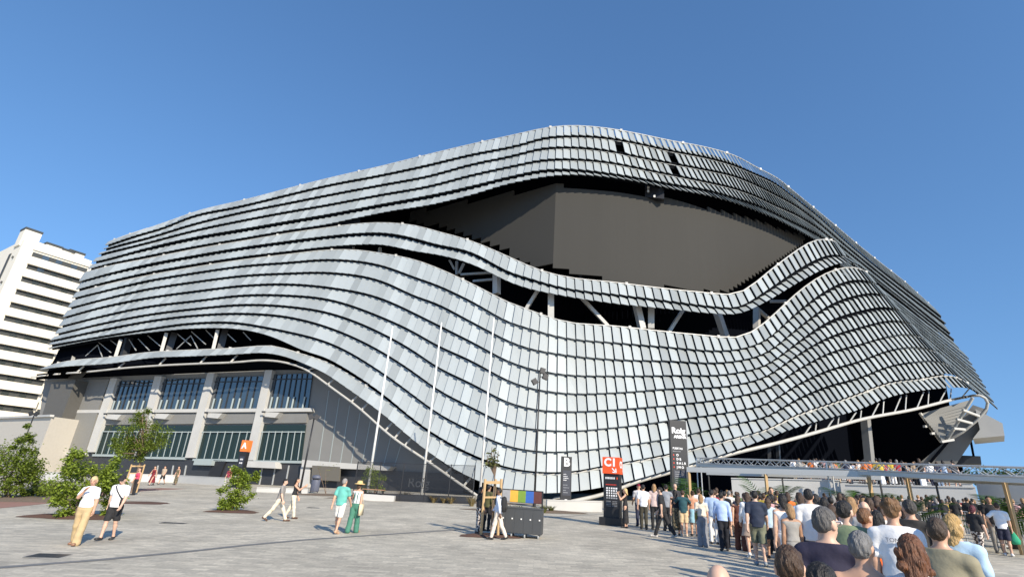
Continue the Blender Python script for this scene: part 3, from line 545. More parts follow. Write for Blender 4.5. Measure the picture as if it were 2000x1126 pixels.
def manhole(u, v, wx, wy, label, rz):
    c = gnd(u, v); e = empty('manhole_cover', c, rz, label, 'manhole cover'); mb = MB(); mb.box((c[0], c[1], c[2] + .008), (wx, wy, .016), rz); mb.build('lid', BLACKM, e); mb = MB(); mb.box((c[0], c[1], c[2] + .006), (wx + .08, wy + .08, .012), rz); mb.build('frame', DRAIN, e)
manhole(95, 1085, .62, .5, 'black rectangular manhole cover in the pale paving near the drain line', .2); manhole(340, 1021, .8, .3, 'small worn access cover in the paving left of the leaning shrub', .1); manhole(612, 991, .6, .4, 'small grey access cover in the paving behind the strolling couple', .1)
# low walls
def low_wall(px, h, label, M=PALE, th=.4, D=None):
    P = [Vector(gdist(u, D) if D else gnd(u, v)) for u, v in px]; c = P[0]
    e = empty('low_wall', c, 0, label, 'low wall'); mb = MB()
    for a, b in zip(P[:-1], P[1:]):
        d = (b - a).normalized(); s = Vector((-d.y, d.x, 0)) * th; z = Vector((0, 0, h)); lo_ = Vector((0, 0, -.3)); mb.hexa([a + lo_, b + lo_, b + s + lo_, a + s + lo_], [a + z, b + z, b + s + z, a + s + z])
    mb.build('wall', M, e); mb = MB()
    for a, b in zip(P[:-1], P[1:]):
        d = (b - a).normalized(); s = Vector((-d.y, d.x, 0)); z = Vector((0, 0, h)); mb.hexa([a - s * .03 + z, b - s * .03 + z, b + s * (th + .03) + z, a + s * (th + .03) + z], [a - s * .03 + z * (1 + .06 / h), b - s * .03 + z * (1 + .06 / h), b + s * (th + .03) + z * (1 + .06 / h), a + s * (th + .03) + z * (1 + .06 / h)])
    mb.build('coping', M, e)
low_wall([(245, 939.5), (340, 941.5), (437, 948)], .85, 'long low white wall behind the people near the arena doors'); low_wall([(70, 935), (140, 938)], .8, 'short low white wall behind the bushy shrubs at the far left')
low_wall([(500, 960), (600, 963)], .35, 'low pale kerb wall left of the litter bin'); low_wall([(1068, 996), (1176, 999)], .62, 'low cream wall behind the black sign lettered B')
# ------------------------------------------------------------------ poles, lamps
PW = mat('pole_white', (.80, .79, .75), .4); LAMPG = mat('lamp_glass', (.5, .5, .48), .2)
def pole(u, v, D, vtop, r, label):
    p = at(u, v, D); z0 = gz(p[0], p[1]); lo_, hi_ = 0., 40.
    for _ in range(40):
        mid = (lo_ + hi_) / 2
        if proj((p[0], p[1], z0 + mid))[1] > vtop: lo_ = mid
        else: hi_ = mid
    b = (p[0], p[1], z0); e = empty('flagpole', b, 0, label, 'flagpole', 'flagpoles in front of the arena'); mb = MB(); mb.tube([b, (b[0], b[1], z0 + lo_)], r, 10, r * .55); mb.build('pole', PW, e, True)
    mb = MB(); mb.lathe([(.16, 0), (.16, .12), (.11, .14), (.11, .3)], b, 12); mb.build('base', PW, e); mb = MB(); mb.lathe([(.02, 0), (.07, .05), (.07, .1), (.02, .15)], (b[0], b[1], z0 + lo_), 10); mb.build('finial', PW, e, True)
pole(746, 775, 47, 640, .115, 'white flagpole, leftmost of the three, behind the small leafy bush'); pole(846, 770, 47, 632, .115, 'white flagpole, middle of the three, rising behind the black mesh fence'); pole(952, 780, 47, 622, .115, 'white flagpole, rightmost of the three, behind the staked sapling')
def lamp_post(u, v, D, vtop, label, heads, r=.085):
    p = at(u, v, D); z0 = gz(p[0], p[1]); h = 2.
    while proj((p[0], p[1], z0 + h))[1] > vtop: h += .05
    b = (p[0], p[1], z0); e = empty('lamp_post', b, 0, label, 'lamp post'); mb = MB(); mb.tube([b, (p[0], p[1], z0 + h)], r, 10, r * .6); mb.build('pole', BLACKM, e, True); mb = MB(); mb.lathe([(.2, 0), (.2, .04), (r * 1.4, .06), (r * 1.4, .5), (r, .52)], b, 12); mb.build('base', BLACKM, e)
    for dx, dz, tilt in heads:
        c = Vector((p[0] + dx, p[1] - .15, z0 + h - dz)); mb = MB(); mb.box(c, (.42, .2, .46), .3, tilt); hd = mb.build('lamp_head', BLACKM, e); mb = MB(); mb.bar((p[0], p[1], c.z), c, .06); mb.build('arm', BLACKM, hd); mb = MB(); mb.box(c + Vector((.0, -.12, -.02)), (.32, .03, .34), .3, tilt); mb.build('lens', BLACKM, hd)
lamp_post(1049, 860, 41, 722, 'tall black lamp post with two floodlight heads behind the recycling container', [(.42, .55, .3), (-.42, 1.0, -.6), (.18, .1, .2)]); lamp_post(601, 880, 54, 813, 'black lamp post with short forked top beside the grey litter bin', [(.28, .1, .5), (-.28, .1, -.5)], .1); lamp_post(63, 820, 84, 806, 'slim dark lamp post rising behind the tall shrub at far left', [(.3, .1, .5), (-.3, .1, -.5)], .09)
# ------------------------------------------------------------------ signs
ORANGE = mat('signal_orange', (.80, .10, .02), .45); TXT = mat('white_lettering', (.85, .85, .85), .5); GREYT = mat('grey_lettering', (.30, .31, .33), .6); REDT = mat('red_lettering', (.55, .05, .03), .6); GREYD = mat('faint_lettering', (.13, .14, .15), .7); SLATE = mat('slate_panel', (.035, .04, .055), .5)
def sign_frame(u, vb, D=None): return gnd(u, vb) if D is None else gdist(u, D)
def local_text(e, body, x, z, size, M=TXT, y=-.0, name='lettering', xd=(1, 0, 0), bold=.01, align='CENTER', org=None):
    return text_part(name, body, M, e, org if org else (x, y, z), xd, (0, 0, 1), size, align, .006, bold)
def marks(e, name, x0, x1, z, n, h, M, y, dz=0.):
    """a row of small printed characters too small to read"""
    mb = MB(); w_ = (x1 - x0) / n
    for i in range(n): mb.box((x0 + w_ * (i + .5), y, z + dz * i), (w_ * random.uniform(.45, .8), .006, h))
    b = mb.build(name, M); b.parent = e; return b
# B sign
p = gnd(1104, 995); B = empty('sign_totem', p, .12, 'black totem sign with a white letter B standing in front of the arena', 'sign')
def lb(e, name, c, size, M):
    mb = MB(); mb.box(c, size); b = mb.build(name, M); b.parent = e; return b
hB = at(1108, 891, math.hypot(p[0], p[1]))[2] - p[2]; lb(B, 'body', (0, 0, hB / 2), (.74, .22, hB), BLACKM); lb(B, 'panel', (.02, -.113, hB * .5), (.56, .012, hB * .47), SLATE); lb(B, 'foot', (-.1, .0, .14), (.86, .3, .28), BLACKM)
local_text(B, 'B', .0, hB * .885, .78, y=-.12, bold=.03)
for k, z in enumerate((.66, .62, .585, .55, .46, .41, .36, .32)): marks(B, 'small_print', -.22, -.22 + (.2, .3, .36, .24, .3, .42, .2, .34)[k], hB * z, (4, 6, 7, 5, 6, 9, 4, 7)[k], .05, GREYT if k > 3 else TXT, -.122)
mb = MB()
for t in (-.5, 0, .5): mb.lathe([(.005, 0), (.06, .03), (.085, .1), (.05, .17), (.01, .2)], (math.sin(t) * .1, -.115, hB * .14), 8, 1, .1)
b_ = mb.build('emblem', TXT); b_.parent = B
# C1 sign: two faces seen, orange cube on a black body
p = gnd(1197, 1025); dd_ = math.hypot(p[0], p[1]); Cs = empty('sign_totem', p, R(-26), 'black totem sign topped by an orange cube lettered C1 beside the queue', 'sign')
zc0, zc1 = at(1200, 925, dd_)[2] - p[2], at(1200, 893, dd_)[2] - p[2]; hc = zc1 - zc0
lb(Cs, 'body', (0, 0, zc0 / 2), (.78, .5, zc0), BLACKM); lb(Cs, 'plinth', (-.05, 0, .17), (1.06, .72, .34), BLACKM); lb(Cs, 'head', (0, 0, zc0 + hc / 2), (.84, .66, hc), ORANGE)
local_text(Cs, 'C1', -.03, zc0 + hc * .66, hc * .66, y=-.335, bold=.02)
mb = MB(); a = Vector((.06, -.336, zc0 + hc * .33)); b = Vector((.24, -.336, zc0 + hc * .1)); mb.bar(a, b, .05, .012, (0, 1, 0)); mb.bar(b + Vector((.02, 0, -.01)), b + Vector((-.16, 0, .0)), .05, .012, (0, 1, 0)); mb.bar(b + Vector((.02, 0, -.02)), b + Vector((.0, 0, .17)), .05, .012, (0, 1, 0)); b_ = mb.build('arrow', TXT); b_.parent = Cs
text_part('lettering', 'C1', TXT, Cs, (.426, .0, zc0 + hc * .55), (0, 1, 0), (0, 0, 1), hc * .55, 'CENTER', .006, .015)
marks(Cs, 'small_print', -.3, .18, zc0 - .2, 8, .09, TXT, -.253); marks(Cs, 'arrow', .24, .33, zc0 - .2, 1, .1, ORANGE, -.253); marks(Cs, 'small_print', -.28, .25, zc0 - .5, 12, .05, REDT, -.253)
for k in range(5): marks(Cs, 'small_print', -.27, .3, zc0 - .66 - k * .11, 5, .07, TXT if k < 4 else GREYT, -.253)
for k in range(4): marks(Cs, 'small_print', -.26, -.02, zc0 - 1.25 - k * .07, 6, .03, GREYT, -.253); marks(Cs, 'small_print', .04, .28, zc0 - 1.25 - k * .07, 6, .03, GREYT, -.253)
# arena totem
p = gdist(1331, 37); T = empty('sign_totem', p, .1, 'tall black totem sign with white arena logo and gate list behind the queue', 'sign')
ht = at(1331, 821, 37)[2] - p[2]; lb(T, 'body', (0, 0, ht / 2), (1.12, .3, ht), BLACKM); lb(T, 'edge', (.6, .02, ht / 2), (.06, .34, ht), mat('steel_edge', (.3, .31, .32), .4, .5)); lb(T, 'panel', (0, -.156, ht * .3), (.9, .012, ht * .34), SLATE)
local_text(T, 'Roig', .0, ht * .885, .52, y=-.16, bold=.02); local_text(T, 'ARENA', .1, ht * .82, .26, y=-.16, bold=.012)
b_ = local_text(T, 'PUERTAS', -.45, ht * .695, .17, y=-.16, align='LEFT', bold=.004); marks(T, 'small_print', -.45, .1, ht * .665, 10, .05, GREYT, -.157)
for k, s in enumerate(('O', 'D B', 'B A L R', 'J M O')):
    z = ht * (.625 - .042 * k); local_text(T, s, -.22, z, .2, y=-.16, align='LEFT', bold=.006); lb(T, 'bullet', (-.4, -.158, z), (.07, .01, .1), REDT)
for k in range(14): marks(T, 'small_print', -.36, -.36 + random.uniform(.3, .7), ht * (.45 - .022 * k), 9, .05, GREYT, -.164)
# A sign
p = gdist(462, 66); A_ = empty('sign_totem', p, -.25, 'black totem sign topped by an orange cube lettered A near the arena doors', 'sign')
z0 = at(462, 880, 66)[2] - p[2]; z1 = at(467, 858, 66)[2] - p[2]; lb(A_, 'body', (0, 0, z0 / 2), (.86, .5, z0), BLACKM); lb(A_, 'head', (0, 0, (z0 + z1) / 2), (.92, .6, z1 - z0), mat('bright_orange', (.82, .20, .04), .5)); local_text(A_, 'A', -.02, (z0 + z1) / 2, (z1 - z0) * .72, y=-.31, bold=.03); lb(A_, 'panel', (0, -.26, z0 * .72), (.6, .02, z0 * .3), SLATE); lb(A_, 'panel', (0, -.26, z0 * .22), (.7, .02, z0 * .18), TXT); marks(A_, 'small_print', -.2, .2, z0 * .78, 3, .16, TXT, -.275); marks(A_, 'small_print', -.2, .2, z0 * .68, 3, .16, TXT, -.275)
# ------------------------------------------------------------------ recycling container
p = gnd(1012, 1050); Rc = empty('recycling_container', p, R(-9), 'dark grey recycling container on castors under a board of five coloured stripes', 'container')
DG = mat('dark_grey_steel', (.055, .058, .06), .5, noise=.06)
Wc = 1.62; lb(Rc, 'body', (0, .35, .55), (Wc, .75, .8), DG); lb(Rc, 'lid', (0, .35, .97), (Wc + .03, .78, .04), DG)
for k in range(5):
    x = -Wc / 2 + Wc / 5 * (k + .5); lb(Rc, 'door', (x, -.03, .55), (Wc / 5 - .005, .02, .77), DG); lb(Rc, 'knob', (x + .08, -.05, .62), (.045, .03, .045), PW)
for x in (-.72, -.25, .22, .7):
    for y in (.06, .64): mb = MB(); mb.lathe([(.02, -.02), (.075, -.02), (.075, .02), (.02, .02)], (0, 0, 0), 14); b_ = mb.build('castor', STEEL); b_.parent = Rc; b_.location = (x, y, .076); b_.rotation_euler = (0, R(90), 0)
for x in (-.72, -.25, .22, .7): lb(Rc, 'castor_fork', (x, .05, .14), (.03, .05, .1), STEEL)
zb0 = at(1020, 982, math.hypot(p[0], p[1]))[2] - p[2]; zb1 = at(1020, 956, math.hypot(p[0], p[1]))[2] - p[2]
lb(Rc, 'post', (-Wc / 2 + .05, .5, (.98 + zb1) / 2), (.05, .05, zb1 - .98), BLACKM); lb(Rc, 'post', (Wc / 2 - .05, .5, (.98 + zb1) / 2), (.05, .05, zb1 - .98), BLACKM); lb(Rc, 'board', (0, .5, (zb0 + zb1) / 2), (Wc - .1, .04, zb1 - zb0), BLACKM)
for k, col in enumerate(((.30, .31, .33), (.72, .38, .05), (.17, .28, .035), (.03, .11, .40), (.10, .03, .025))):
    x = -(Wc - .16) / 2 + (Wc - .16) / 5 * (k + .5); lb(Rc, 'stripe', (x, .474, (zb0 + zb1) / 2 - .01), ((Wc - .16) / 5, .012, zb1 - zb0 - .05), mat('stripe_colour', col, .6, noise=.12, nscale=9))
# litter bin and bench
p = gnd(613, 962); Lb = empty('litter_bin', p, .2, 'dark blue grey litter bin with a rounded hood near the lamp post', 'litter bin'); BG = mat('bin_grey', (.10, .11, .15), .5)
mb = MB(); mb.lathe([(.36, .12), (.4, .2), (.42, 1.1), (.4, 1.2)], (0, 0, 0), 16, 1, .7); b_ = mb.build('body', BG, None, True); b_.parent = Lb; mb = MB(); mb.lathe([(.43, 1.28), (.44, 1.42), (.36, 1.56), (.15, 1.62)], (0, 0, 0), 16, 1, .7); b_ = mb.build('hood', BG, None, True); b_.parent = Lb
for x in (-.3, .3): lb(Lb, 'leg', (x, 0, .7), (.05, .1, 1.4), BLACKM)
lb(Lb, 'opening', (0, -.27, 1.24), (.5, .06, .12), DARK)
p = gnd(728, 977); Bn = empty('bench', p, .02, 'timber topped bench on a pale concrete block beside the small leafy bush', 'bench'); WOOD = mat('bench_wood', (.30, .17, .10), .6, noise=.2, nscale=6, stretch=(1, 8, 8)); lb(Bn, 'block', (.35, .2, .22), (2.5, .7, .44), PALE)
for y in (-.1, .08, .26): lb(Bn, 'slat', (-.1, y + .25, .78), (1.7, .15, .05), WOOD)
for x in (-.8, .6): lb(Bn, 'leg', (x, .33, .6), (.07, .45, .34), BLACKM)
# ------------------------------------------------------------------ black mesh fence
def fence(px, h, D, label):
    a, b = Vector(gdist(px[0], D[0])), Vector(gdist(px[1], D[1])); e = empty('mesh_fence', a, 0, label, 'fence'); n = 5; L = (b - a).length; dv = (b - a) / L
    for i in range(n + 1):
        q = a.lerp(b, i / n); mb = MB(); mb.bar(q, q + Vector((0, 0, h + .05)), .08); mb.build('post', BLACKM, e)
    for i in range(n):
        mb = MB(); p0, p1 = a.lerp(b, i / n), a.lerp(b, (i + 1) / n)
        for k in range(26): q = p0.lerp(p1, (k + .5) / 26); mb.bar(q + Vector((0, 0, .1)), q + Vector((0, 0, h)), .022)
        for z in (.1, .5, 1., h * .62, h): mb.bar(p0 + Vector((0, 0, z)), p1 + Vector((0, 0, z)), .035)
        pn = mb.build('mesh_panel', BLACKM, e)
    mb = MB(); mb.hexa([a, b, b + Vector((0, .05, 0)), a + Vector((0, .05, 0))], [a + Vector((0, 0, .5)), b + Vector((0, 0, .5)), b + Vector((0, .05, .5)), a + Vector((0, .05, .5))]); mb.build('kick_board', CHAR, e)
    mb = MB(); s = Vector((0, .12, 0)); a2, b2 = a.lerp(b, .28) + s, a.lerp(b, .78) + s; t = Vector((0, .03, 0)); return e, a, b, dv
    return e, a, b, dv
e, a, b, dv = fence((688, 922), 2.75, (44.5, 42.), 'black mesh fence carrying faint grey lettering in front of the flagpoles')
q = a.lerp(b, .54) - Vector(e.location) + Vector((0, .06, 1.35)); text_part('lettering', 'Roig', GREYD, e, q, dv, (0, 0, 1), .95, 'CENTER', .01, .0)
# ------------------------------------------------------------------ plants
def leafmat(name, col): return mat(name, col, .5, island=.45, trans=.38, spec=.3)
LEAF = leafmat('leaf_green', (.16, .215, .03)); LEAF2 = leafmat('leaf_bright', (.22, .29, .04)); OLIVE = leafmat('leaf_olive', (.16, .17, .06)); PALML = leafmat('palm_leaf', (.05, .11, .018)); STRAW = leafmat('dry_grass', (.27, .21, .10)); GRASSM = leafmat('bed_grass', (.16, .17, .055))
BARK = mat('bark', (.17, .12, .085), .9, noise=.2, nscale=10); STAKE = mat('stake_wood', (.50, .34, .17), .8, noise=.15, nscale=6, stretch=(8, 8, 1)); FAR_G = leafmat('far_leaf', (.07, .12, .035))
def crown_mesh(blobs, n, size, rnd, flat=.5):
    """leaves strewn in clumps through the volume of several ellipsoids"""
    mb = MB(); clumps = []
    for (c, r) in blobs:
        for _ in range(max(5, int(16 * (r[0] * r[1] * r[2]) ** .4))):
            d = Vector((rnd.gauss(0, 1), rnd.gauss(0, 1), rnd.gauss(0, 1))).normalized() * rnd.uniform(.35, 1.) ** .6
            clumps.append((Vector(c) + Vector((d.x * r[0], d.y * r[1], d.z * r[2])), min(r) * rnd.uniform(.22, .42)))
    for i in range(n):
        cc, cr = clumps[i % len(clumps)]; p = cc + Vector((rnd.gauss(0, .55), rnd.gauss(0, .55), rnd.gauss(0, .5))) * cr
        s = size * rnd.uniform(.6, 1.25); a = Vector((rnd.gauss(0, 1), rnd.gauss(0, 1), rnd.gauss(-.35, .6))).normalized(); up_ = Vector((rnd.gauss(0, .6), rnd.gauss(0, .6), 1)).normalized(); x = a.cross(up_)
        if x.length < .1: continue
        x.normalize(); nn = x.cross(a)
        mb.add([p, p + a * s * .5 + x * s * .3 + nn * s * .05, p + a * s, p + a * s * .5 - x * s * .3 + nn * s * .05], [(0, 1, 2, 3)])
    return mb, clumps
def plant(name, base, blobs, n, size, M, label, cat, stems, seed, trunk_r=.04, group=None, fork=.35, lean=(0, 0), twig=True):
    """base on the ground; blobs are (centre, radii) above it; stems rise from the base into the crown"""
    rnd = random.Random(seed); e = empty(name, base, 0, label, cat, group); mb, cl = crown_mesh(blobs, n, size, rnd); b_ = mb.build('crown', M); b_.parent = e
    mb = MB(); top = max(c[2] for c, r in blobs)
    if stems == 1:
        hf = top * fork; f = Vector((lean[0] * fork, lean[1] * fork, hf)); mb.tube([(0, 0, -.05), f * .5, f], trunk_r, 8, trunk_r * .75)
        for cc, cr in cl[::2]: mb.tube([f, f.lerp(cc, .5) + Vector((0, 0, .08)), cc], trunk_r * .5, 5, .008)
        for c, r in blobs: mb.tube([f, Vector(c), Vector(c) + Vector((0, 0, r[2] * .9))], trunk_r * .7, 6, .01)
    else:
        for k in range(stems):
            cc, cr = cl[rnd.randrange(len(cl))]; o = Vector((rnd.uniform(-.15, .15), rnd.uniform(-.15, .15), -.05)); mb.tube([o, o.lerp(cc, .5) + Vector((rnd.uniform(-.1, .1), 0, .1)), cc], trunk_r, 6, .008)
    b_ = mb.build('trunk' if stems == 1 else 'stems', BARK); b_.parent = e; return e
def px_m(p, u, v):
    """offset in metres (across, up) of a pixel from a base point, at that point's distance"""
    q = at(u, v, math.hypot(p[0], p[1])); d = np.array([p[1], -p[0]]) / math.hypot(p[0], p[1]); return float((q[:2] - p[:2]) @ d), float(q[2] - p[2]), d
def px_plant(name, base, blobs, n, size, M, label, cat, stems, seed, **kw):
    p = gnd(*base) if len(base) == 2 else gdist(base[0], base[2]); D = math.hypot(p[0], p[1]); out = []
    for (u, v, ru, rv) in blobs:
        a, z, d = px_m(p, u, v); sc = D / 1050; out.append(((a * d[0], a * d[1], z), (ru * sc, ru * sc * .9, rv * sc)))
    return plant(name, p, out, n, size, M, label, cat, stems, seed, **kw)
px_plant('shrub', (15, 975), [(40, 860, 15, 22), (30, 905, 38, 28), (52, 915, 22, 30), (8, 930, 34, 30), (45, 945, 26, 22)], 8500, .135, LEAF, 'tall leafy green shrub with a thin upper shoot at the far left edge', 'shrub', 7, 1)
px_plant('shrub', (92, 963), [(90, 942, 12, 16)], 500, .13, LEAF, 'small sparse green shrub beside the tall shrub at the far left edge', 'shrub', 4, 2)
px_plant('shrub', (148, 1010), [(180, 905, 48, 22), (165, 935, 46, 30), (205, 930, 38, 26), (135, 965, 28, 30), (130, 990, 22, 18), (200, 965, 28, 30), (215, 985, 14, 14)], 11000, .115, LEAF2, 'wide bushy green shrub in a mulch bed behind the couple in white shirts', 'shrub', 9, 3)
t = px_plant('young_tree', (256, 962), [(270, 850, 34, 30), (245, 862, 20, 24), (300, 855, 24, 26), (265, 880, 36, 14), (278, 815, 14, 18)], 12000, .13, LEAF, 'young broadleaf tree with a staked slender trunk behind the wide bushy shrub', 'tree', 1, 4, trunk_r=.09, fork=.5)
px_plant('shrub', (455, 998), [(470, 925, 16, 24), (458, 950, 22, 24), (450, 975, 22, 20), (490, 930, 12, 16), (475, 965, 18, 18), (440, 985, 12, 12)], 6500, .11, LEAF2, 'slanting bright green shrub in a small round mulch bed on the plaza', 'shrub', 7, 5)
px_plant('shrub', (728, 972), [(728, 930, 20, 18), (722, 950, 18, 18), (742, 945, 14, 16)], 2600, .13, LEAF2, 'compact leafy green bush behind the timber bench', 'shrub', 5, 6)
px_plant('sapling', (958, 1047), [(960, 885, 10, 14), (972, 895, 10, 16), (952, 900, 9, 12), (966, 910, 10, 10)], 150, .14, OLIVE, 'thin sapling with sparse olive leaves tied between wooden stakes', 'tree', 1, 7, trunk_r=.03, fork=.72)
px_plant('sapling', (640, 966), [(632, 915, 16, 14), (652, 912, 12, 12), (638, 940, 12, 14)], 60, .12, OLIVE, 'almost bare twiggy sapling beside the grey litter bin', 'tree', 3, 8, trunk_r=.025)
def stakes(base, us, vtop, label, D=None):
    c = gnd(*base) if D is None else gdist(base[0], D); D = math.hypot(c[0], c[1]); e = empty('tree_stakes', c, 0, label, 'tree stakes'); tops = []
    for i, du in enumerate(us):
        p = gdist(base[0] + du, D + (.35 if i == 1 else -.1)); z = at(base[0] + du, vtop, D)[2]; mb = MB(); mb.tube([p, (p[0], p[1], z)], .05, 8); mb.build('stake', STAKE, e); tops.append(Vector((p[0], p[1], z - .12)))
    for a, b in zip(tops, tops[1:] + tops[:1]): mb = MB(); mb.bar(a, b, .04, .1); mb.build('rail', STAKE, e); mb = MB(); mb.bar(a - Vector((0, 0, .5)), b - Vector((0, 0, .5)), .03, .06); mb.build('tie', STAKE, e)
stakes((958, 1047), (-19, 2, 14), 934, 'three pale wooden stakes around the sparse sapling on the plaza'); stakes((256, 962), (-16, 2, 10), 905, 'pale wooden stakes around the young tree trunk behind the wide bushy shrub')
def tuft(base, h, label, M, cat='grass clump', n=120, spread=.5, group=None):
    rnd = random.Random(int(base[0] * 7)); c = gnd(*base) if len(base) == 2 else gdist(base[0], base[2]); mb = MB()
    for _ in range(n):
        t = rnd.uniform(0, 6.28); r = rnd.uniform(0, .18) * h; o = Vector((r * math.cos(t), r * math.sin(t), 0)); d = Vector((math.cos(t) * spread, math.sin(t) * spread, 1)) * h * rnd.uniform(.5, 1.05); w_ = Vector((-math.sin(t), math.cos(t), 0)) * .016
        tip = o + d + Vector((math.cos(t), math.sin(t), -.5)) * h * .25; md = o + d * .6; mb.add([o - w_, o + w_, md + w_, md - w_, tip], [(0, 1, 2, 3), (3, 2, 4)])
    b_ = mb.build('grass_clump', M); b_.location = c; tag(b_, label, cat, group)
FG = 'dry grass clumps along the black mesh fence'
for u, v, h in ((772, 974, .55), (786, 977, .85), (797, 975, .7), (812, 977, .5), (846, 981, .65), (866, 982, .5), (880, 983, .6), (921, 988, .8), (744, 972, .4)): tuft((u, v), h, 'dry straw coloured grass clump at the foot of the black mesh fence', STRAW, group=FG)
for u, v, h in ((994, 1000, .5), (1012, 999, .45), (1050, 1001, .4), (1062, 1001, .55), (1076, 1000, .5)): tuft((u, v), h, 'low green grass clump by the cream wall behind the recycling container', GRASSM, group='grass clumps behind the recycling container')
for u, v, h in ((60, 968, .8), (75, 969, .9), (88, 969, 1.), (100, 968, 1.), (112, 965, .7), (45, 970, .7)): tuft((u, v), h, 'yellowish grass clump in the bed by the far left shrubs', GRASSM, n=150, group='grass clumps in the left bed')
# ------------------------------------------------------------------ entrance side: gantry, beams, posts, palms, walls
ALU = mat('truss_aluminium', (.62, .62, .60), .4, .4); BEAMW = mat('beam_white', (.62, .62, .58), .5)
def truss(ua, va, Da, ub, vb, Db, label, w_=.32):
    a, b = Vector(at(ua, va, Da)), Vector(at(ub, vb, Db)); d = (b - a); L = d.length; d /= L; s = Vector((-d.y, d.x, 0)).normalized() * w_; z = Vector((0, 0, -w_)); e = empty('truss_gantry', (a.x, a.y, gz(a.x, a.y)), 0, label, 'gantry')
    for o in (Vector(), s, z, s + z): mb = MB(); mb.tube([a + o, b + o], .032, 6); mb.build('chord', ALU, e)
    n = int(L / .42); mb = MB()
    for i in range(n):
        p, q = a + d * L * i / n, a + d * L * (i + 1) / n
        mb.tube([p, q + z] if i % 2 else [p + z, q], .018, 5); mb.tube([p + s, q + s + z] if i % 2 else [p + s + z, q + s], .018, 5); mb.tube([p, q + s], .016, 5)
    mb.build('lattice', ALU, e); mb = MB(); dk = Vector((0, 0, -w_ - .04)); mb.hexa([a + dk, b + dk, b + s + dk, a + s + dk], [a + dk * 1.45, b + dk * 1.45, b + s + dk * 1.45, a + s + dk * 1.45]); mb.build('fascia', BEAMW, e)
    return e, a, d, L, s
e, a, d, L, s = truss(1360, 893, 36, 2100, 915, 25.5, 'long aluminium truss gantry spanning above the queue at the entrance')
for t in (.0, 8.9, 20):
    p = a + d * t; g = gz(p.x, p.y)
    for o in (Vector(), s): mb = MB(); mb.tube([(p.x + o.x, p.y + o.y, g), tuple(p + o)], .035, 6); mb.build('leg', ALU, e)
def canopy(ua, va, Da, ub, vb, Db, posts, label):
    a, b = Vector(at(ua, va, Da)), Vector(at(ub, vb, Db)); d = b - a; s = Vector((-d.y, d.x, 0)).normalized(); e = empty('canopy', (a.x, a.y, gz(a.x, a.y)), 0, label, 'canopy')
    mb = MB(); mb.bar(a, b, .12, .26); mb.build('beam', BEAMW, e); mb = MB(); mb.bar(a + s * 2.6, b + s * 2.6, .12, .26); mb.build('beam', BEAMW, e)
    z = Vector((0, 0, .1)); z2 = Vector((0, 0, .14)); mb = MB()
    if 'right edge' in label: mb.hexa([a + z, b + z, b + s * 2.6 + z, a + s * 2.6 + z], [a + z2, b + z2, b + s * 2.6 + z2, a + s * 2.6 + z2]); mb.build('roof_sheet', CHAR, e)
    for t in posts:
        for o in (0, 2.6):
            p = a + d * t + s * o; g = gz(p.x, p.y); mb = MB(); mb.bar((p.x, p.y, g), (p.x, p.y, p.z - .13), .12 if o == 0 else .06); mb.build('post', STAKE if o == 0 else BLACKM, e)
canopy(1342, 916, 31.5, 1700, 925, 29., (.012, .48, .99), 'white framed canopy on pale timber posts over the middle of the queue'); canopy(1768, 927, 28.5, 2080, 937, 27., (.01, .66, .98), 'flat white canopy on pale timber posts at the right edge')
def podium(px, D, depth, label):
    """pale wall standing behind the queue: px = left, right, top v at both"""
    (u0, v0), (u1, v1) = px; a, b = Vector(at(u0, v0, D[0])), Vector(at(u1, v1, D[1])); e = empty('low_wall', (a.x, a.y, gz(a.x, a.y)), 0, label, 'low wall'); dr = Vector((a.x + b.x, a.y + b.y, 0)).normalized() * depth
    g0_, g1_ = Vector((a.x, a.y, gz(a.x, a.y) - .3)), Vector((b.x, b.y, gz(b.x, b.y) - .3)); mb = MB(); mb.hexa([g0_, g1_, g1_ + dr, g0_ + dr], [a, b, b + dr, a + dr]); mb.build('wall', PALE, e); mb = MB(); u = Vector((0, 0, .08)); f = dr.normalized() * .08; mb.hexa([a - f, b - f, b + dr, a + dr], [a - f + u, b - f + u, b + dr + u, a + dr + u]); mb.build('coping', PALE, e)
podium(((1428, 934), (1640, 938)), (50, 50), 3, 'white retaining wall under the entrance platform behind the middle of the queue'); podium(((1650, 946), (1905, 952)), (47, 47), 3, 'white stepped retaining wall right of the queue under the dark entrance'); podium(((1560, 938), (1900, 944)), (58, 58), 12, 'upper white terrace wall at the foot of the dark entrance')
podium(((1905, 940), (2100, 944)), (52, 48), 2, 'grey white wall at the right edge behind the canopy')
def palm(u, D, h, label, seed):
    rnd = random.Random(seed); c = gdist(u, D); e = empty('palm', c, 0, label, 'palm'); mb = MB()
    for k in range(16):
        t = rnd.uniform(0, 6.28); el = rnd.uniform(.5, 1.25); L = h * rnd.uniform(.6, 1.); pts = []
        for i in range(9):
            q = i / 8; pts.append(Vector((math.cos(t) * L * q * math.cos(el), math.sin(t) * L * q * math.cos(el), .5 + L * (q * math.sin(el) - .38 * q * q))))
        for i in range(1, 9):
            dd = (pts[i] - pts[i-1]).normalized(); sd = dd.cross(Vector((0, 0, 1))).normalized()
            for f in (0, .5):
                o = pts[i-1].lerp(pts[i], f)
                for sg in (-1, 1):
                    l = L * .3 * (1 - abs(i / 8 - .45)); tip = o + sd * sg * l + dd * l * .7 - Vector((0, 0, l * .3)); mb.add([o, o + dd * .045, tip, o - dd * .02], [(0, 1, 2, 3)])
    b_ = mb.build('fronds', PALML); b_.parent = e; mb = MB(); mb.lathe([(.2, 0), (.26, .5), (.24, .5), (.2, .42)], (0, 0, 0), 14); b_ = mb.build('pot', BLACKM, None, True); b_.parent = e
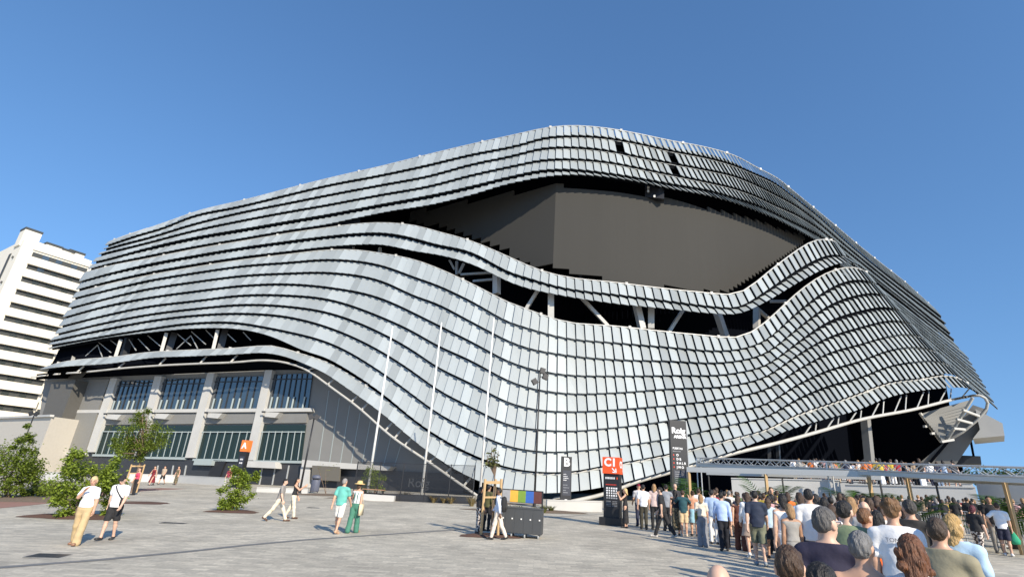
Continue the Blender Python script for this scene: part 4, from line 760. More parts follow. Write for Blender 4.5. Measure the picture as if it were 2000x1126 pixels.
palm(1332, 32.4, 3.4, 'feathery potted palm in front of the tall arena totem sign', 1); palm(1505, 30., 3.5, 'feathery potted palm by the middle post of the first canopy', 2); palm(1703, 28., 3.3, 'feathery potted palm at the right end of the first canopy', 3); palm(1768, 26.5, 3., 'feathery potted palm at the left end of the second canopy', 4); palm(1985, 30, 3., 'feathery potted palm at the right edge under the second canopy', 5)
def barrier(u, v, L, rz, label):
    c = gnd(u, v); e = empty('crowd_barrier', c, rz, label, 'barrier', 'crowd barriers by the queue'); x = L / 2; GAL = STEELG
    mb = MB(); mb.tube([(-x, 0, .15), (-x, 0, 1.0), (-x + .08, 0, 1.08), (x - .08, 0, 1.08), (x, 0, 1.0), (x, 0, .15), (-x, 0, .15)], .024, 8); b_ = mb.build('frame', GAL, None, True); b_.parent = e; mb = MB(); n = 16
    for i in range(1, n): mb.tube([(-x + L * i / n, 0, .15), (-x + L * i / n, 0, 1.08)], .011, 6)
    b_ = mb.build('bars', GAL); b_.parent = e
    for q in (-x + .3, x - .3): mb = MB(); mb.bar((q, -.3, .02), (q, .3, .02), .05, .03); mb.bar((q, 0, .02), (q, 0, .16), .04); b_ = mb.build('foot', GAL); b_.parent = e
STEELG = mat('galvanised_steel', (.60, .60, .58), .35, .5)
for args in ((1836, 1050, 2.25, -1.57, 'galvanised crowd barrier between the crowd and the person with patterned leggings'), (1922, 1062, 2.25, -1.57, 'galvanised crowd barrier behind the person with patterned leggings'), (2020, 1076, 2.25, -1.57, 'galvanised crowd barrier at the right edge beside the man in white'), (1765, 1040, 2.25, -1.57, 'galvanised crowd barrier beside the potted palms at the second canopy'), (1860, 1038, 2.25, -1.3, 'galvanised crowd barrier behind the first row of barriers'), (1395, 1012, 2.2, .5, 'galvanised crowd barrier under the left end of the first canopy'), (1262, 1010, 2.0, .9, 'galvanised crowd barrier beside the orange cube sign')): barrier(*args)
# far planting beyond the right corner
for k, (u, D, h) in enumerate(((1885, 132, 2.5), (1925, 138, 3.2), (1960, 140, 2.6), (2000, 136, 3.))):
    p = gdist(u, D); p = np.array([p[0], p[1], max(p[2], at(u, 946, D)[2])]); plant('far_shrub', p, [((0, 0, h * .5), (3.4, 2.5, h * .5)), ((2, 0, h * .4), (2.5, 2, h * .4))], 900, .5, FAR_G, 'distant green shrub on the skyline beyond the right corner of the arena', 'shrub', 3, 40 + k, group='distant shrubs beyond the arena')
# ------------------------------------------------------------------ people: one signed-distance body each, meshed as a single surface
import openvdb
SKIN = mat('skin', (1, 1, 1), .5, objcol=True, noise=.04, nscale=30); CLOTH = mat('cloth', (1, 1, 1), .85, objcol=True, noise=.09, nscale=9, bump=.5, bscale=11); HAIR = mat('hair', (1, 1, 1), .55, objcol=True, noise=.42, nscale=55, stretch=(1, 1, .22), bump=1., bscale=80); SHOE = mat('shoe', (1, 1, 1), .5, objcol=True)
def pattern_cloth(name, ca, cb, sc):
    M = mat(name, (1, 1, 1), .85); n = M.node_tree.nodes; l = M.node_tree.links; t = n.new('ShaderNodeTexNoise'); t.inputs['Scale'].default_value = sc; tc = n.new('ShaderNodeTexCoord'); l.new(tc.outputs['Object'], t.inputs[0]); r = n.new('ShaderNodeValToRGB'); r.color_ramp.interpolation = 'CONSTANT'; r.color_ramp.elements[0].color = (*ca, 1); r.color_ramp.elements[1].color = (*cb, 1); r.color_ramp.elements[1].position = .5; l.new(t.outputs[0], r.inputs[0]); l.new(r.outputs[0], n['Principled BSDF'].inputs['Base Color']); return M
PATT = pattern_cloth('patterned_cloth', (.04, .03, .03), (.62, .55, .48), 16); PATT2 = pattern_cloth('dark_print_cloth', (.05, .045, .03), (.20, .16, .09), 14)
V3 = lambda *a: np.array(a, float)
def field(prims, clips, h, k, wr=0., seed=0):
    """smooth union of tapered limbs and ellipsoids on a grid"""
    los, his = [], []
    for p in prims:
        if p[0] == 'c': r = max(p[3], p[4]) * 1.15; los.append(np.minimum(p[1], p[2]) - r); his.append(np.maximum(p[1], p[2]) + r)
        else: r = max(p[2]); los.append(p[1] - r); his.append(p[1] + r)
    pad = 3 * h + k; lo_ = np.min(los, 0) - pad; hi_ = np.max(his, 0) + pad; n = np.ceil((hi_ - lo_) / h).astype(int) + 1
    D = np.full(n, .25, np.float32); ax = [(lo_[i] + h * np.arange(n[i])).astype(np.float32) for i in range(3)]
    for p, a, b in zip(prims, los, his):
        i0 = np.maximum(((a - pad - .05 - lo_) / h).astype(int), 0); i1 = np.minimum(np.ceil((b + pad + .05 - lo_) / h).astype(int) + 1, n); sl = tuple(slice(x, y) for x, y in zip(i0, i1))
        X, Y, Z = np.meshgrid(ax[0][sl[0]], ax[1][sl[1]], ax[2][sl[2]], indexing='ij', sparse=True)
        if p[0] == 'c':
            q = p[5] if len(p) > 5 else 1.; A = p[1] * V3(1, 1 / q, 1); B = p[2] * V3(1, 1 / q, 1); Yq = Y / q; ba = B - A; L = max(float(ba @ ba), 1e-9)
            t = np.clip(((X - A[0]) * ba[0] + (Yq - A[1]) * ba[1] + (Z - A[2]) * ba[2]) / L, 0, 1)
            d = np.sqrt((X - A[0] - t * ba[0])**2 + (Yq - A[1] - t * ba[1])**2 + (Z - A[2] - t * ba[2])**2) - (p[3] + (p[4] - p[3]) * t)
            if q < 1: d = d * (.5 + .5 * q)
        else:
            c, r = p[1], p[2]; x, y, z = X - c[0], Y - c[1], Z - c[2]
            if len(p) > 3: Q = p[3]; x, y, z = Q[0][0]*x + Q[1][0]*y + Q[2][0]*z, Q[0][1]*x + Q[1][1]*y + Q[2][1]*z, Q[0][2]*x + Q[1][2]*y + Q[2][2]*z
            k0 = np.sqrt((x / r[0])**2 + (y / r[1])**2 + (z / r[2])**2); k1 = np.sqrt((x / r[0]**2)**2 + (y / r[1]**2)**2 + (z / r[2]**2)**2) + 1e-6; d = k0 * (k0 - 1) / k1
        o = D[sl]; hh = np.maximum(k - np.abs(o - d), 0) / k; D[sl] = np.minimum(o, d) - hh * hh * k * .25
    X, Y, Z = np.meshgrid(*ax, indexing='ij', sparse=True)
    if wr and wr < .0045: D = D + wr * (np.sin(150 * X + 60 * Z + seed) * np.sin(130 * Y + 45 * Z) + np.sin(70 * X - 90 * Y + seed) * np.sin(55 * Z + 80 * X))
    elif wr: D = D + wr * (np.sin(31 * Z + 9 * X + seed) * np.sin(14 * X - 11 * Z + 2 * seed) + .7 * np.sin(23 * Y + 17 * Z + 3 * seed + 8 * X))
    for (nx, ny, nz, c) in clips: D = np.maximum(D, nx * X + ny * Y + nz * Z - c)
    return D.astype(np.float32), lo_
def sdf_mesh(name, prims, h, k=.03, clips=(), wr=0., seed=0, minus=None):
    D, lo_ = field(prims, clips, h, k, wr, seed)
    g = openvdb.FloatGrid(); g.copyFromArray(D); v, t, q = g.convertToPolygons(isovalue=0., adaptivity=0.)
    v = v * h + lo_; f = [tuple(int(i) for i in r[::-1]) for r in q] + [tuple(int(i) for i in r[::-1]) for r in t]
    me = bpy.data.meshes.new(name); me.from_pydata([tuple(p) for p in v.tolist()], [], f); me.polygons.foreach_set('use_smooth', [True] * len(f))
    bm = bmesh.new(); bm.from_mesh(me); bmesh.ops.smooth_vert(bm, verts=bm.verts, factor=.4, use_axis_x=True, use_axis_y=True, use_axis_z=True); bmesh.ops.recalc_face_normals(bm, faces=bm.faces); bm.to_mesh(me); bm.free(); return me
def rotx(a): c, s = math.cos(a), math.sin(a); return np.array([[1, 0, 0], [0, c, -s], [0, s, c]])
def rotz(a): c, s = math.cos(a), math.sin(a); return np.array([[c, -s, 0], [s, c, 0], [0, 0, 1]])
POSES = {
 'stand': dict(L=(2, 4), R=(-3, 2), aL=(-4, 7, 10), aR=(6, 7, 14)),
 'stand2': dict(L=(-4, 3), R=(6, 9), aL=(10, 8, 35), aR=(-6, 9, 12)),
 'walk': dict(L=(22, 6), R=(-20, 14), aL=(-18, 8, 8), aR=(20, 8, 18), lean=3),
 'walk2': dict(L=(-16, 18), R=(18, 4), aL=(16, 8, 20), aR=(-16, 8, 8), lean=3),
 'stride': dict(L=(27, 3), R=(-27, 12), aL=(-8, 6, 6), aR=(10, 7, 12), lean=6),
 'phone': dict(L=(-12, 12), R=(14, 4), aL=(4, 8, 20), aR=(52, 4, 78), lean=2),
 'chin': dict(L=(10, 5), R=(-9, 10), aL=(-4, 8, 10), aR=(44, 0, 112, .70), lean=2, pitch=-8),
 'raised': dict(L=(1, 2), R=(-2, 2), aL=(48, 28, 105, .5), aR=(50, 30, 108, .5)),
 'hip': dict(L=(3, 2), R=(-4, 4), aL=(-28, 38, 70, .6), aR=(4, 8, 8)),
}
def person_parts(H, sex, pose, outfit, h, seed=0):
    """-> list of (part, mesh, material, colour); the first entry is the body"""
    P = POSES[pose] if isinstance(pose, str) else pose; s = H / 1.72; sh = .19 if sex == 'm' else .165; hipw = .088 if sex == 'm' else .092
    lean = R(P.get('lean', 1)); yaw, pitch = R(P.get('yaw', 0)), R(P.get('pitch', 0)); fat = outfit.get('fat', 1.)
    Rl = rotx(-lean); legs = []
    for sd, key in ((-1, 'L'), (1, 'R')):
        a, b = R(P[key][0]), R(P[key][1]); hp = V3(sd * hipw, 0, .9); kn = hp + .43 * V3(0, math.sin(a), -math.cos(a)); an = kn + .40 * V3(0, math.sin(a - b), -math.cos(a - b)); f = max(-.9, min(.3, (a - b) * .7)) if a < 0 else 0.
        to = an + rotx(f * 1.1) @ V3(sd * .02, .16, -.045); he = an + rotx(f * 1.1) @ V3(0, -.035, -.05); legs.append([hp, kn, an, to, he])
    low = min(min(l[3][2], l[4][2]) for l in legs) - .032
    for l in legs:
        for q in l: q[2] -= low
    off = V3(0, 0, -low); piv = V3(0, 0, .92) + off
    def U(p): return Rl @ (V3(*p) + off - piv) + piv
    nb = V3(0, -.01, 1.47); Rh = Rl @ rotz(-yaw) @ rotx(pitch)
    def Hd(p): return U(nb) + Rh @ (V3(*p) - nb)
    arms = []
    for sd, key in ((-1, 'aL'), (1, 'aR')):
        q = P[key]; f, ab, e = R(q[0]), R(q[1]), R(q[2]); inn = q[3] if len(q) > 3 else 0.
        S = U((sd * sh, -.01, 1.385)); u = V3(sd * math.sin(ab), math.sin(f) * math.cos(ab), -math.cos(f) * math.cos(ab)); E = S + .285 * u
        w_ = V3(sd * (math.sin(ab) * .5 - inn), math.sin(f + e), -math.cos(f + e)); w_ /= np.linalg.norm(w_); Wr = E + .245 * w_; arms.append((sd, S, E, Wr, w_))
    body = []; c = lambda a, b, r1, r2, q=1.: ('c', V3(*a), V3(*b), r1, r2, q)
    wa = (.128 if sex == 'm' else .108) * fat; hi_ = (.138 if sex == 'm' else .148) * fat; ch = (.148 if sex == 'm' else .128) * (1 + (fat - 1) * .6)
    torso = [c(U((0, 0, .90)), U((0, 0, 1.0)), hi_, hi_ * .96, .72), c(U((0, 0, 1.0)), U((0, .0, 1.14)), hi_ * .92, wa, .7), c(U((0, 0, 1.12)), U((0, .0, 1.30)), wa, ch, .66), c(U((0, 0, 1.30)), U((0, -.005, 1.38)), ch, ch * .8, .64), c(U((-sh * .84, -.01, 1.375)), U((sh * .84, -.01, 1.375)), .053, .053), c(U((-.03, -.02, 1.44)), U((-sh * .8, -.012, 1.385)), .044, .048), c(U((.03, -.02, 1.44)), U((sh * .8, -.012, 1.385)), .044, .048), c(U((0, -.01, 1.33)), U((0, -.015, 1.42)), .11, .07, .62)]
    if sex == 'f': torso += [c(U((-.07, .075, 1.26)), U((-.07, .08, 1.26)), .055, .055), c(U((.07, .075, 1.26)), U((.07, .08, 1.26)), .055, .055)]
    body += torso + [c(U((0, -.012, 1.43)), Hd((0, .0, 1.56)), .056 if sex == 'm' else .047, .052 if sex == 'm' else .045)]
    e_ = lambda p, r: ('e', Hd(p), r, Rh)
    body += [e_((0, -.004, 1.635), (.074, .094, .096)), e_((0, .02, 1.575), (.057, .068, .07)), e_((0, .045, 1.535), (.032, .034, .03)), c(Hd((0, .088, 1.625)), Hd((0, .108, 1.59)), .009, .015), e_((0, .075, 1.645), (.05, .018, .012)), e_((-.076, -.002, 1.605), (.011, .022, .034)), e_((.076, -.002, 1.605), (.011, .022, .034)), e_((0, .086, 1.555), (.024, .013, .010))]
    for sd, S, E, Wr, w_ in arms:
        t = V3(0, 1, 0) - w_ * w_[1]; t /= np.linalg.norm(t) + 1e-6; nrm = np.cross(w_, t); nrm = nrm * (-sd if nrm[0] > 0 else sd)
        body += [c(S, E, .05 * fat, .041), c(E, Wr, .042, .027), c(E + w_ * .04, E + w_ * .12, .041, .037), ('c', Wr, Wr + w_ * .075, .026, .034, 1.)]
        for i, L in enumerate((.072, .08, .075, .058)):
            b = Wr + w_ * .085 + t * (1.5 - i) * .0195; m_ = b + w_ * L * .55 + nrm * .012; body += [c(b, m_, .0105, .0095), c(m_, m_ + w_ * L * .36 + nrm * .024, .0095, .0085)]
        b = Wr + w_ * .03 + t * .03; body += [c(b, b + w_ * .045 + t * .03, .013, .011), c(b + w_ * .045 + t * .03, b + w_ * .075 + t * .034 + nrm * .01, .011, .009)]
    lg = .014 if outfit['bottom'][0] in ('trousers', 'wide') else .009 if outfit['bottom'][0] == 'leggings' else 0.
    for hp, kn, an, to, he in legs:
        cb = kn + (an - kn) * .3 + V3(0, -.012, 0); body += [c(hp, kn, .086 * fat - lg, .056 - lg), c(kn, an, .053 - lg, .035 - lg * .3), c(cb, cb + (an - kn) * .12, .058 - lg, .05 - lg), c(an, he, .036, .034), c(he, to, .034, .03), c(to - V3(.02, 0, 0), to + V3(.02, 0, 0), .026, .026)]
    parts = [('body', body, [], .022, 0., SKIN, outfit.get('skin', (.55, .33, .22)))]
    g = outfit.get('loose', .016)
    tk, tcol = outfit['top'][:2]; hem = outfit['top'][2] if len(outfit['top']) > 2 else (.86 if tk in ('tee', 'shirt', 'polo') else 1.0)
    top = [(p[0], p[1], p[2], p[3] + g, p[4] + g, p[5]) for p in torso]
    if tk in ('tee', 'polo', 'shirt'):
        top += [c(U((0, 0, hem - .1)), U((0, 0, 1.2)), hi_ + g + .016, wa + g + .016, .80)]
    if tk != 'tank':
        for sd, S, E, Wr, w_ in arms:
            en = S + (E - S) * (.66 if tk != 'shirt' else 1.); top += [c(S, en, .06 * fat, .066 if tk != 'shirt' else .054)]
            if tk == 'shirt': top += [c(E, E + (Wr - E) * outfit.get('sleeve', .9), .054, .042)]
    up_n = Rl @ V3(0, 0, 1); hp_ = U((0, 0, hem)); cl = [(-up_n[0], -up_n[1], -up_n[2], -float(up_n @ hp_))]; nk = U((0, 0, 1.475 if tk != 'tank' else 1.40)); cl += [(*up_n, float(up_n @ nk))]
    tmat = outfit.get('topmat', CLOTH); parts.append(('dress' if outfit['bottom'][0] == 'dress' else 'blouse' if sex == 'f' else 'shirt', top, cl, .035, .005, tmat, tcol))
    bk, bcol = outfit['bottom'][:2]; wst = U((0, 0, 1.02)); bot = [(p[0], p[1], p[2], p[3] + .008, p[4] + .008, p[5]) for p in torso[:2]]; bcl = [(*up_n, float(up_n @ wst))]
    if bk in ('trousers', 'wide', 'shorts', 'leggings'):
        for hp, kn, an, to, he in legs:
            rr = {'trousers': (.094, .074, .062), 'wide': (.1, .092, .098), 'shorts': (.1, .092, .09), 'leggings': (.09, .06, .044)}[bk]
            if bk == 'shorts': bot += [c(hp, hp + (kn - hp) * .93, rr[0] * fat, rr[1])]
            else: bot += [c(hp, kn, rr[0] * fat, rr[1]), c(kn, an + (an - kn) * (-.02 if bk != 'wide' else .06), rr[1], rr[2])]
        if bk == 'shorts':
            for hp, kn, an, to, he in legs: pass
            bcl += [(0, 0, -1, -float(min(l[1][2] for l in legs) + .02))]
    else:
        zl = outfit['bottom'][2] if len(outfit['bottom']) > 2 else .45; mid = (legs[0][2] + legs[1][2]) / 2; sp = abs(legs[0][2][1] - legs[1][2][1]) * .3 * (1 - zl)
        bot += [c(U((0, 0, .95)), V3(mid[0] * .5, mid[1] * .35, zl - .05), hi_ + .012, hi_ + .03 + sp, .78)]; bcl += [(0, 0, -1, -zl)]
    parts.append((('trousers' if bk in ('trousers', 'wide') else bk if bk in ('shorts', 'leggings') else 'skirt'), bot, bcl, .03, .0052, outfit.get('botmat', CLOTH), bcol))
    if outfit.get('shoes') is not None:
        sho = []
        for hp, kn, an, to, he in legs: sho += [c(he - V3(0, .01, 0), to, .04, .036), c(to - V3(.022, 0, 0), to + V3(.022, .01, 0), .031, .031), c(he, he + (an - he) * .5, .04, .04)]
        parts.append(('shoes', sho, [(0, 0, -1, 0.)], .02, 0., SHOE, outfit['shoes']))
    hk, hcol = outfit['hair']; hr = []; hcl = []
    if hk != 'bald':
        fr = Rh @ V3(0, 1, 0); upv = Rh @ V3(0, 0, 1)
        hr = [e_((0, -.014, 1.648), (.0785, .1, .0985)), e_((0, -.05, 1.605), (.066, .054, .06))]
        if hk == 'curly': hr += [e_((math.sin(i * 2.4) * .06, -.02 + math.cos(i * 2.4) * .06, 1.69 + .03 * math.sin(i * 5)), (.042, .042, .042)) for i in range(9)]
        if hk in ('long', 'curlylong'): hr += [c(Hd((0, -.075, 1.62)), U((0, -.105, 1.36)), .072, .062, .62), c(Hd((-.062, -.035, 1.6)), U((-.075, -.06, 1.38)), .034, .028), c(Hd((.062, -.035, 1.6)), U((.075, -.06, 1.38)), .034, .028)]
        if hk == 'curlylong': hr += [('e', U((math.sin(i * 2.4) * .085, -.085 - .03 * math.cos(i * 1.7), 1.33 + .028 * i)), (.036, .036, .036)) for i in range(11)]
        if hk == 'bob': hr += [c(Hd((0, -.06, 1.62)), Hd((0, -.07, 1.53)), .07, .066, .75), c(Hd((-.068, -.015, 1.62)), Hd((-.068, -.015, 1.55)), .026, .024), c(Hd((.068, -.015, 1.62)), Hd((.068, -.015, 1.55)), .026, .024)]
        if hk == 'bun': hr += [e_((0, -.1, 1.70), (.045, .045, .045))]
        # the face stays free: cut along a plane slanting from the brow down behind the ear
        n_ = fr * .8 - upv * .6 if hk not in ('cap',) else fr * .5 - upv * .86; p0 = Hd((0, .030, 1.628)); hcl = [(*n_, float(n_ @ p0))]
        if hk == 'cap': hcl = [(*(-upv), float(-upv @ Hd((0, 0, 1.64))))]
        parts.append(('cap' if hk == 'cap' else 'hair', hr, hcl, .03 if 'curly' not in hk else .012, .0042 if hk != 'cap' else 0., HAIR if hk != 'cap' else CLOTH, hcol))
        if hk == 'cap': parts[-1][1].append(('c', Hd((-.03, .09, 1.665)), Hd((.03, .09, 1.665)), .05, .05, 1.)); parts[-1][2].append((*upv, float(upv @ Hd((0, 0, 1.76)))))
    elif hcol: hr = [e_((0, -.03, 1.598), (.0795, .078, .055))]; parts.append(('hair', hr, [], .02, .002, HAIR, hcol))
    out = []
    for nm, pr, clp, k, wr, M, col in parts:
        q = [tuple([p[0]] + [x * s if i in (0, 1) or p[0] == 'c' and i in (2, 3) else x for i, x in enumerate(p[1:])]) if p[0] == 'c' else (p[0], p[1] * s, tuple(r * s for r in p[2])) + tuple(p[3:]) for p in pr]
        out.append((nm, sdf_mesh(nm, q, h * (.8 if nm == 'body' else 1.), k * s, [(a, b, c_, d * s) for a, b, c_, d in clp], wr, seed), M, col))
    return out, dict(U=lambda p: U(p) * s, Hd=lambda p: Hd(p) * s, arms=[(sd, S * s, E * s, W_ * s) for sd, S, E, W_, _ in arms], s=s, legs=[[q * s for q in l] for l in legs])
def make_person(base, az, parts, label, group=None, cat='person'):
    """az: the compass direction the figure faces, 0 = straight away from the camera, clockwise"""
    root = None
    for nm, me, M, col in parts:
        if not me.materials: me.materials.append(M)
        o = bpy.data.objects.new('person' if root is None else nm, me); scn.collection.objects.link(o); o.color = (*col, 1)
        if root is None: root = o; o.location = [float(x) for x in base]; o.rotation_euler = (0, 0, -R(az)); tag(o, label, cat, group)
        else: o.parent = root
    return root
# ------------------------------------------------------------------ who stands where
SK1, SK2, SK3, SK4 = (.56, .33, .22), (.62, .40, .29), (.36, .20, .12), (.16, .085, .05)
WHT, BLK, NVY, GRY, BRN = (.80, .80, .80), (.02, .02, .022), (.025, .03, .06), (.30, .29, .27), (.10, .05, .03)
HBLK, HBRN, HBLD, HGRY, HRED, HDBL = (.012, .010, .009), (.06, .033, .018), (.60, .44, .20), (.22, .21, .20), (.10, .015, .025), (.34, .20, .09)
EYE = mat('eye', (.02, .015, .012), .2); LIP = mat('lip', (.36, .12, .10), .5)
def loc2world(root, p): return chain(root) @ Vector([float(x) for x in p])
nseed = [0]
def put(label, u, vf, vt, az, sex, pose, top, bottom, hair, skin=SK1, shoes=BLK, D=None, h=.016, face=False, **kw):
    """feet at pixel (u, vf), or at distance D below the head top (u, vt); height follows from the picture"""
    nseed[0] += 1
    if D is None: base = gnd(u, vf); D = math.hypot(base[0], base[1])
    else: D *= 1.33
    hd = at(u, vt, D)
    if vf is None: base = np.array([hd[0], hd[1], gz(hd[0], hd[1])])
    H = float(np.clip(hd[2] - base[2], 1.48 if sex == 'f' else 1.52, 1.95)) / 1.012
    of = dict(top=top, bottom=bottom, hair=hair, skin=skin, shoes=shoes, **kw); ps = dict(POSES[pose]) if isinstance(pose, str) else dict(pose); ps.update(kw.get('pz', {}))
    parts, info = person_parts(H, sex, ps, of, h, nseed[0]); r = make_person(base, az, parts, label)
    if face:
        Hd = info['Hd']
        for sx in (-.03, .03): mb = MB(); c = Hd((sx, .083, 1.635)); mb.lathe([(.002, -.008), (.011, -.004), (.013, 0), (.011, .004), (.002, .008)], c, 10); b = mb.build('eye', EYE, None, True); b.parent = r
        for sx in (-.03, .03): mb = MB(); c = Hd((sx, .089, 1.662)); mb.box(c, (.036, .008, .007)); b = mb.build('eyebrow', HAIR); b.color = (*hair[1], 1) if hair[1] else (.05, .04, .03, 1); b.parent = r
        mb = MB(); mb.box(Hd((0, .099, 1.556)), (.04, .008, .011)); b = mb.build('mouth', LIP); b.parent = r
    return r, info, H / 1.72
def bag(root, name, label, mbs, col, M=None):
    """a carried thing: its own top-level object at the carrier's place; mbs = [(part, MB in the carrier's space)]"""
    e = None
    for nm, mb, cc in mbs:
        v = [loc2world(root, p) for p in mb.v]; mb.v = [tuple(p) for p in v]
        if e is None: c = sum(v, Vector()) / len(v); e = empty(name, c, 0, label, name.replace('_', ' '))
        b = mb.build(nm, M or CLOTH, e, True); b.color = (*cc, 1)
    return e
CREAM, BEIGE_ = (.70, .62, .48), (.55, .42, .24)
# --- left side of the plaza
w1, i1, s1 = put('blond woman in a white tee and beige wide trousers holding a hand to her chin', 143, 1064, 928, 168, 'f', dict(POSES['chin'], yaw=-8), ('tee', WHT, .93), ('wide', (.50, .37, .20)), ('bob', (.66, .50, .26)), SK1, (.25, .13, .08), h=.013, face=True)
w2, i2, s2 = put('man in a white tee, black shorts and black cap looking down as he walks', 206, 1054, 926, 172, 'm', dict(POSES['walk2'], pitch=-20, L=(-8, 8), R=(10, 3)), ('tee', WHT), ('shorts', BLK), ('cap', BLK), SK2, (.03, .03, .03), h=.013, face=True, fat=1.06)
U = i2['U']; mb = MB(); mb.box(U((-.17, .1, 1.02)), (.1, .07, .2), .5); m2 = MB(); pts = [U(p) for p in ((-.17, .13, 1.1), (-.08, .15, 1.2), (.02, .142, 1.32), (.1, .09, 1.43), (.11, 0, 1.46), (.06, -.1, 1.38), (-.06, -.13, 1.2), (-.17, -.08, 1.08))]; m2.tube(pts, .014, 6)
bag(w2, 'crossbody_bag', 'small black bag slung across the white tee of the man in a cap', [('pouch', mb, BLK), ('strap', m2, BLK)], BLK)
put('woman with long dark hair and a pink top behind the man in the black cap', 259, 966, 912, 200, 'f', 'stand', ('tank', (.60, .06, .12)), ('trousers', BLK), ('long', (.05, .022, .016)), h=.02)
put('woman in a dark red dress near the low white wall', 294, 947, 908, 190, 'f', 'walk', ('tank', (.17, .012, .02)), ('dress', (.17, .012, .02), .25), ('long', HBRN), h=.022)
put('man in a beige shirt and dark shorts beside the woman in a dark red dress', 314, 945, 898, 185, 'm', 'walk2', ('tee', (.42, .33, .24)), ('shorts', BLK), ('short', HBRN), h=.022)
put('woman in a long dark print dress near the low white wall', 341, 946, 906, 195, 'f', 'stand', ('tank', (.1, .1, .1)), ('dress', (.1, .1, .1), .15), ('long', HBLK), h=.022, topmat=PATT2, botmat=PATT2)
put('man in a maroon shirt half hidden by the slanting shrub under the A sign', 442, 950, 907, 185, 'm', 'stand', ('tee', (.28, .03, .06)), ('trousers', GRY), ('short', HBRN), h=.022)
put('man in a grey tee and cream trousers striding to the right', 538, 1017, 930, 82, 'm', 'stride', ('tee', (.27, .25, .23)), ('trousers', CREAM), ('short', HBLK), SK2, BRN, h=.014, face=True)
put('woman in a black top and cream trousers holding up her phone behind the striding man', 566, 1012, 931, 85, 'f', 'phone', ('tank', BLK, .98), ('trousers', CREAM), ('long', HBLK), SK1, BRN, h=.014)
put('grey haired man in a teal polo and white shorts seen from behind', 656, 1041, 933, 8, 'm', dict(POSES['walk'], L=(12, 4), R=(-12, 8), yaw=15), ('polo', (.13, .44, .37)), ('shorts', (.74, .72, .66)), ('short', (.30, .28, .26)), SK1, (.55, .35, .22), h=.014, fat=1.1)
w3, i3, s3 = put('woman in green dungarees and a straw hat seen from behind', 687, 1040, 940, 12, 'f', dict(POSES['walk2'], L=(-8, 8), R=(10, 3)), ('tank', WHT, .98), ('wide', (.06, .20, .14)), ('bob', HBRN), SK1, (.35, .2, .12), h=.014)
mb = MB(); c = i3['Hd']((0, -.01, 1.69)); mb.lathe([(.19, -.035), (.185, -.015), (.1, .0), (.095, .06), (.06, .085), (.01, .09)], c, 20); b = mb.build('straw_hat', mat('straw', (.66, .46, .20), .8, noise=.1, nscale=40), None, True); b.parent = w3
for sx in (-.06, .06): mb = MB(); U = i3['U']; mb.tube([U((sx, -.11, 1.0)), U((sx * .9, -.12, 1.25)), U((sx, -.06, 1.42)), U((sx, .06, 1.40)), U((sx, .11, 1.2))], .014, 6); b = mb.build('dungaree_strap', CLOTH, None, True); b.color = (.06, .20, .14, 1); b.parent = w3
mb = MB(); mb.box(U((.235, .0, .78)), (.06, .3, .36)); m2 = MB(); m2.tube([U(p) for p in ((.235, -.1, .95), (.2, -.06, 1.2), (.15, -.02, 1.43), (.2, .04, 1.2), (.235, .1, .95))], .012, 6); bag(w3, 'tote_bag', 'cream cloth tote bag hanging from the shoulder of the woman in green dungarees', [('sack', mb, (.70, .60, .40)), ('strap', m2, (.66, .56, .38))], CREAM)
w4, i4, s4 = put('man with a black backpack, white shirt and beige trousers striding left past the recycling container', 970, 1053, 951, -78, 'm', dict(POSES['walk'], L=(14, 3), R=(-16, 12)), ('shirt', (.62, .68, .80)), ('trousers', (.72, .62, .52)), ('short', HBLK), SK4, BLK, h=.014)
U = i4['U']; mb = MB(); mb.lathe([(.02, -.26), (.15, -.24), (.165, -.05), (.155, .12), (.11, .22), (.02, .25)], U((0, -.2, 1.18)), 14, 1, .62); bk_ = [('pack', mb, BLK)]
m2 = MB(); m2.lathe([(.02, -.1), (.1, -.09), (.1, .07), (.02, .09)], U((0, -.29, 1.1)), 10, 1, .4); bk_.append(('pocket', m2, (.03, .03, .03)))
for sx in (-.11, .11): m3 = MB(); m3.tube([U((sx, -.12, 1.38)), U((sx * 1.05, -.02, 1.46)), U((sx * 1.05, .1, 1.36)), U((sx * 1.2, .1, 1.18)), U((sx, -.12, 1.02))], .02, 6); bk_.append(('strap', m3, BLK))
bag(w4, 'backpack', 'black backpack on the man striding past the recycling container', bk_, BLK)
put('woman in a black top and patterned trousers standing behind the wooden stakes', 933, 1041, 950, 60, 'f', 'stand', ('tee', BLK, .95), ('trousers', GRY), ('long', HBLK), SK3, BRN, h=.018, botmat=PATT)
put('person in an olive jacket half hidden behind the wooden stakes', 949, 1036, 946, 40, 'm', 'stand2', ('shirt', (.09, .09, .035)), ('trousers', BLK), ('short', HBLK), SK3, h=.018)
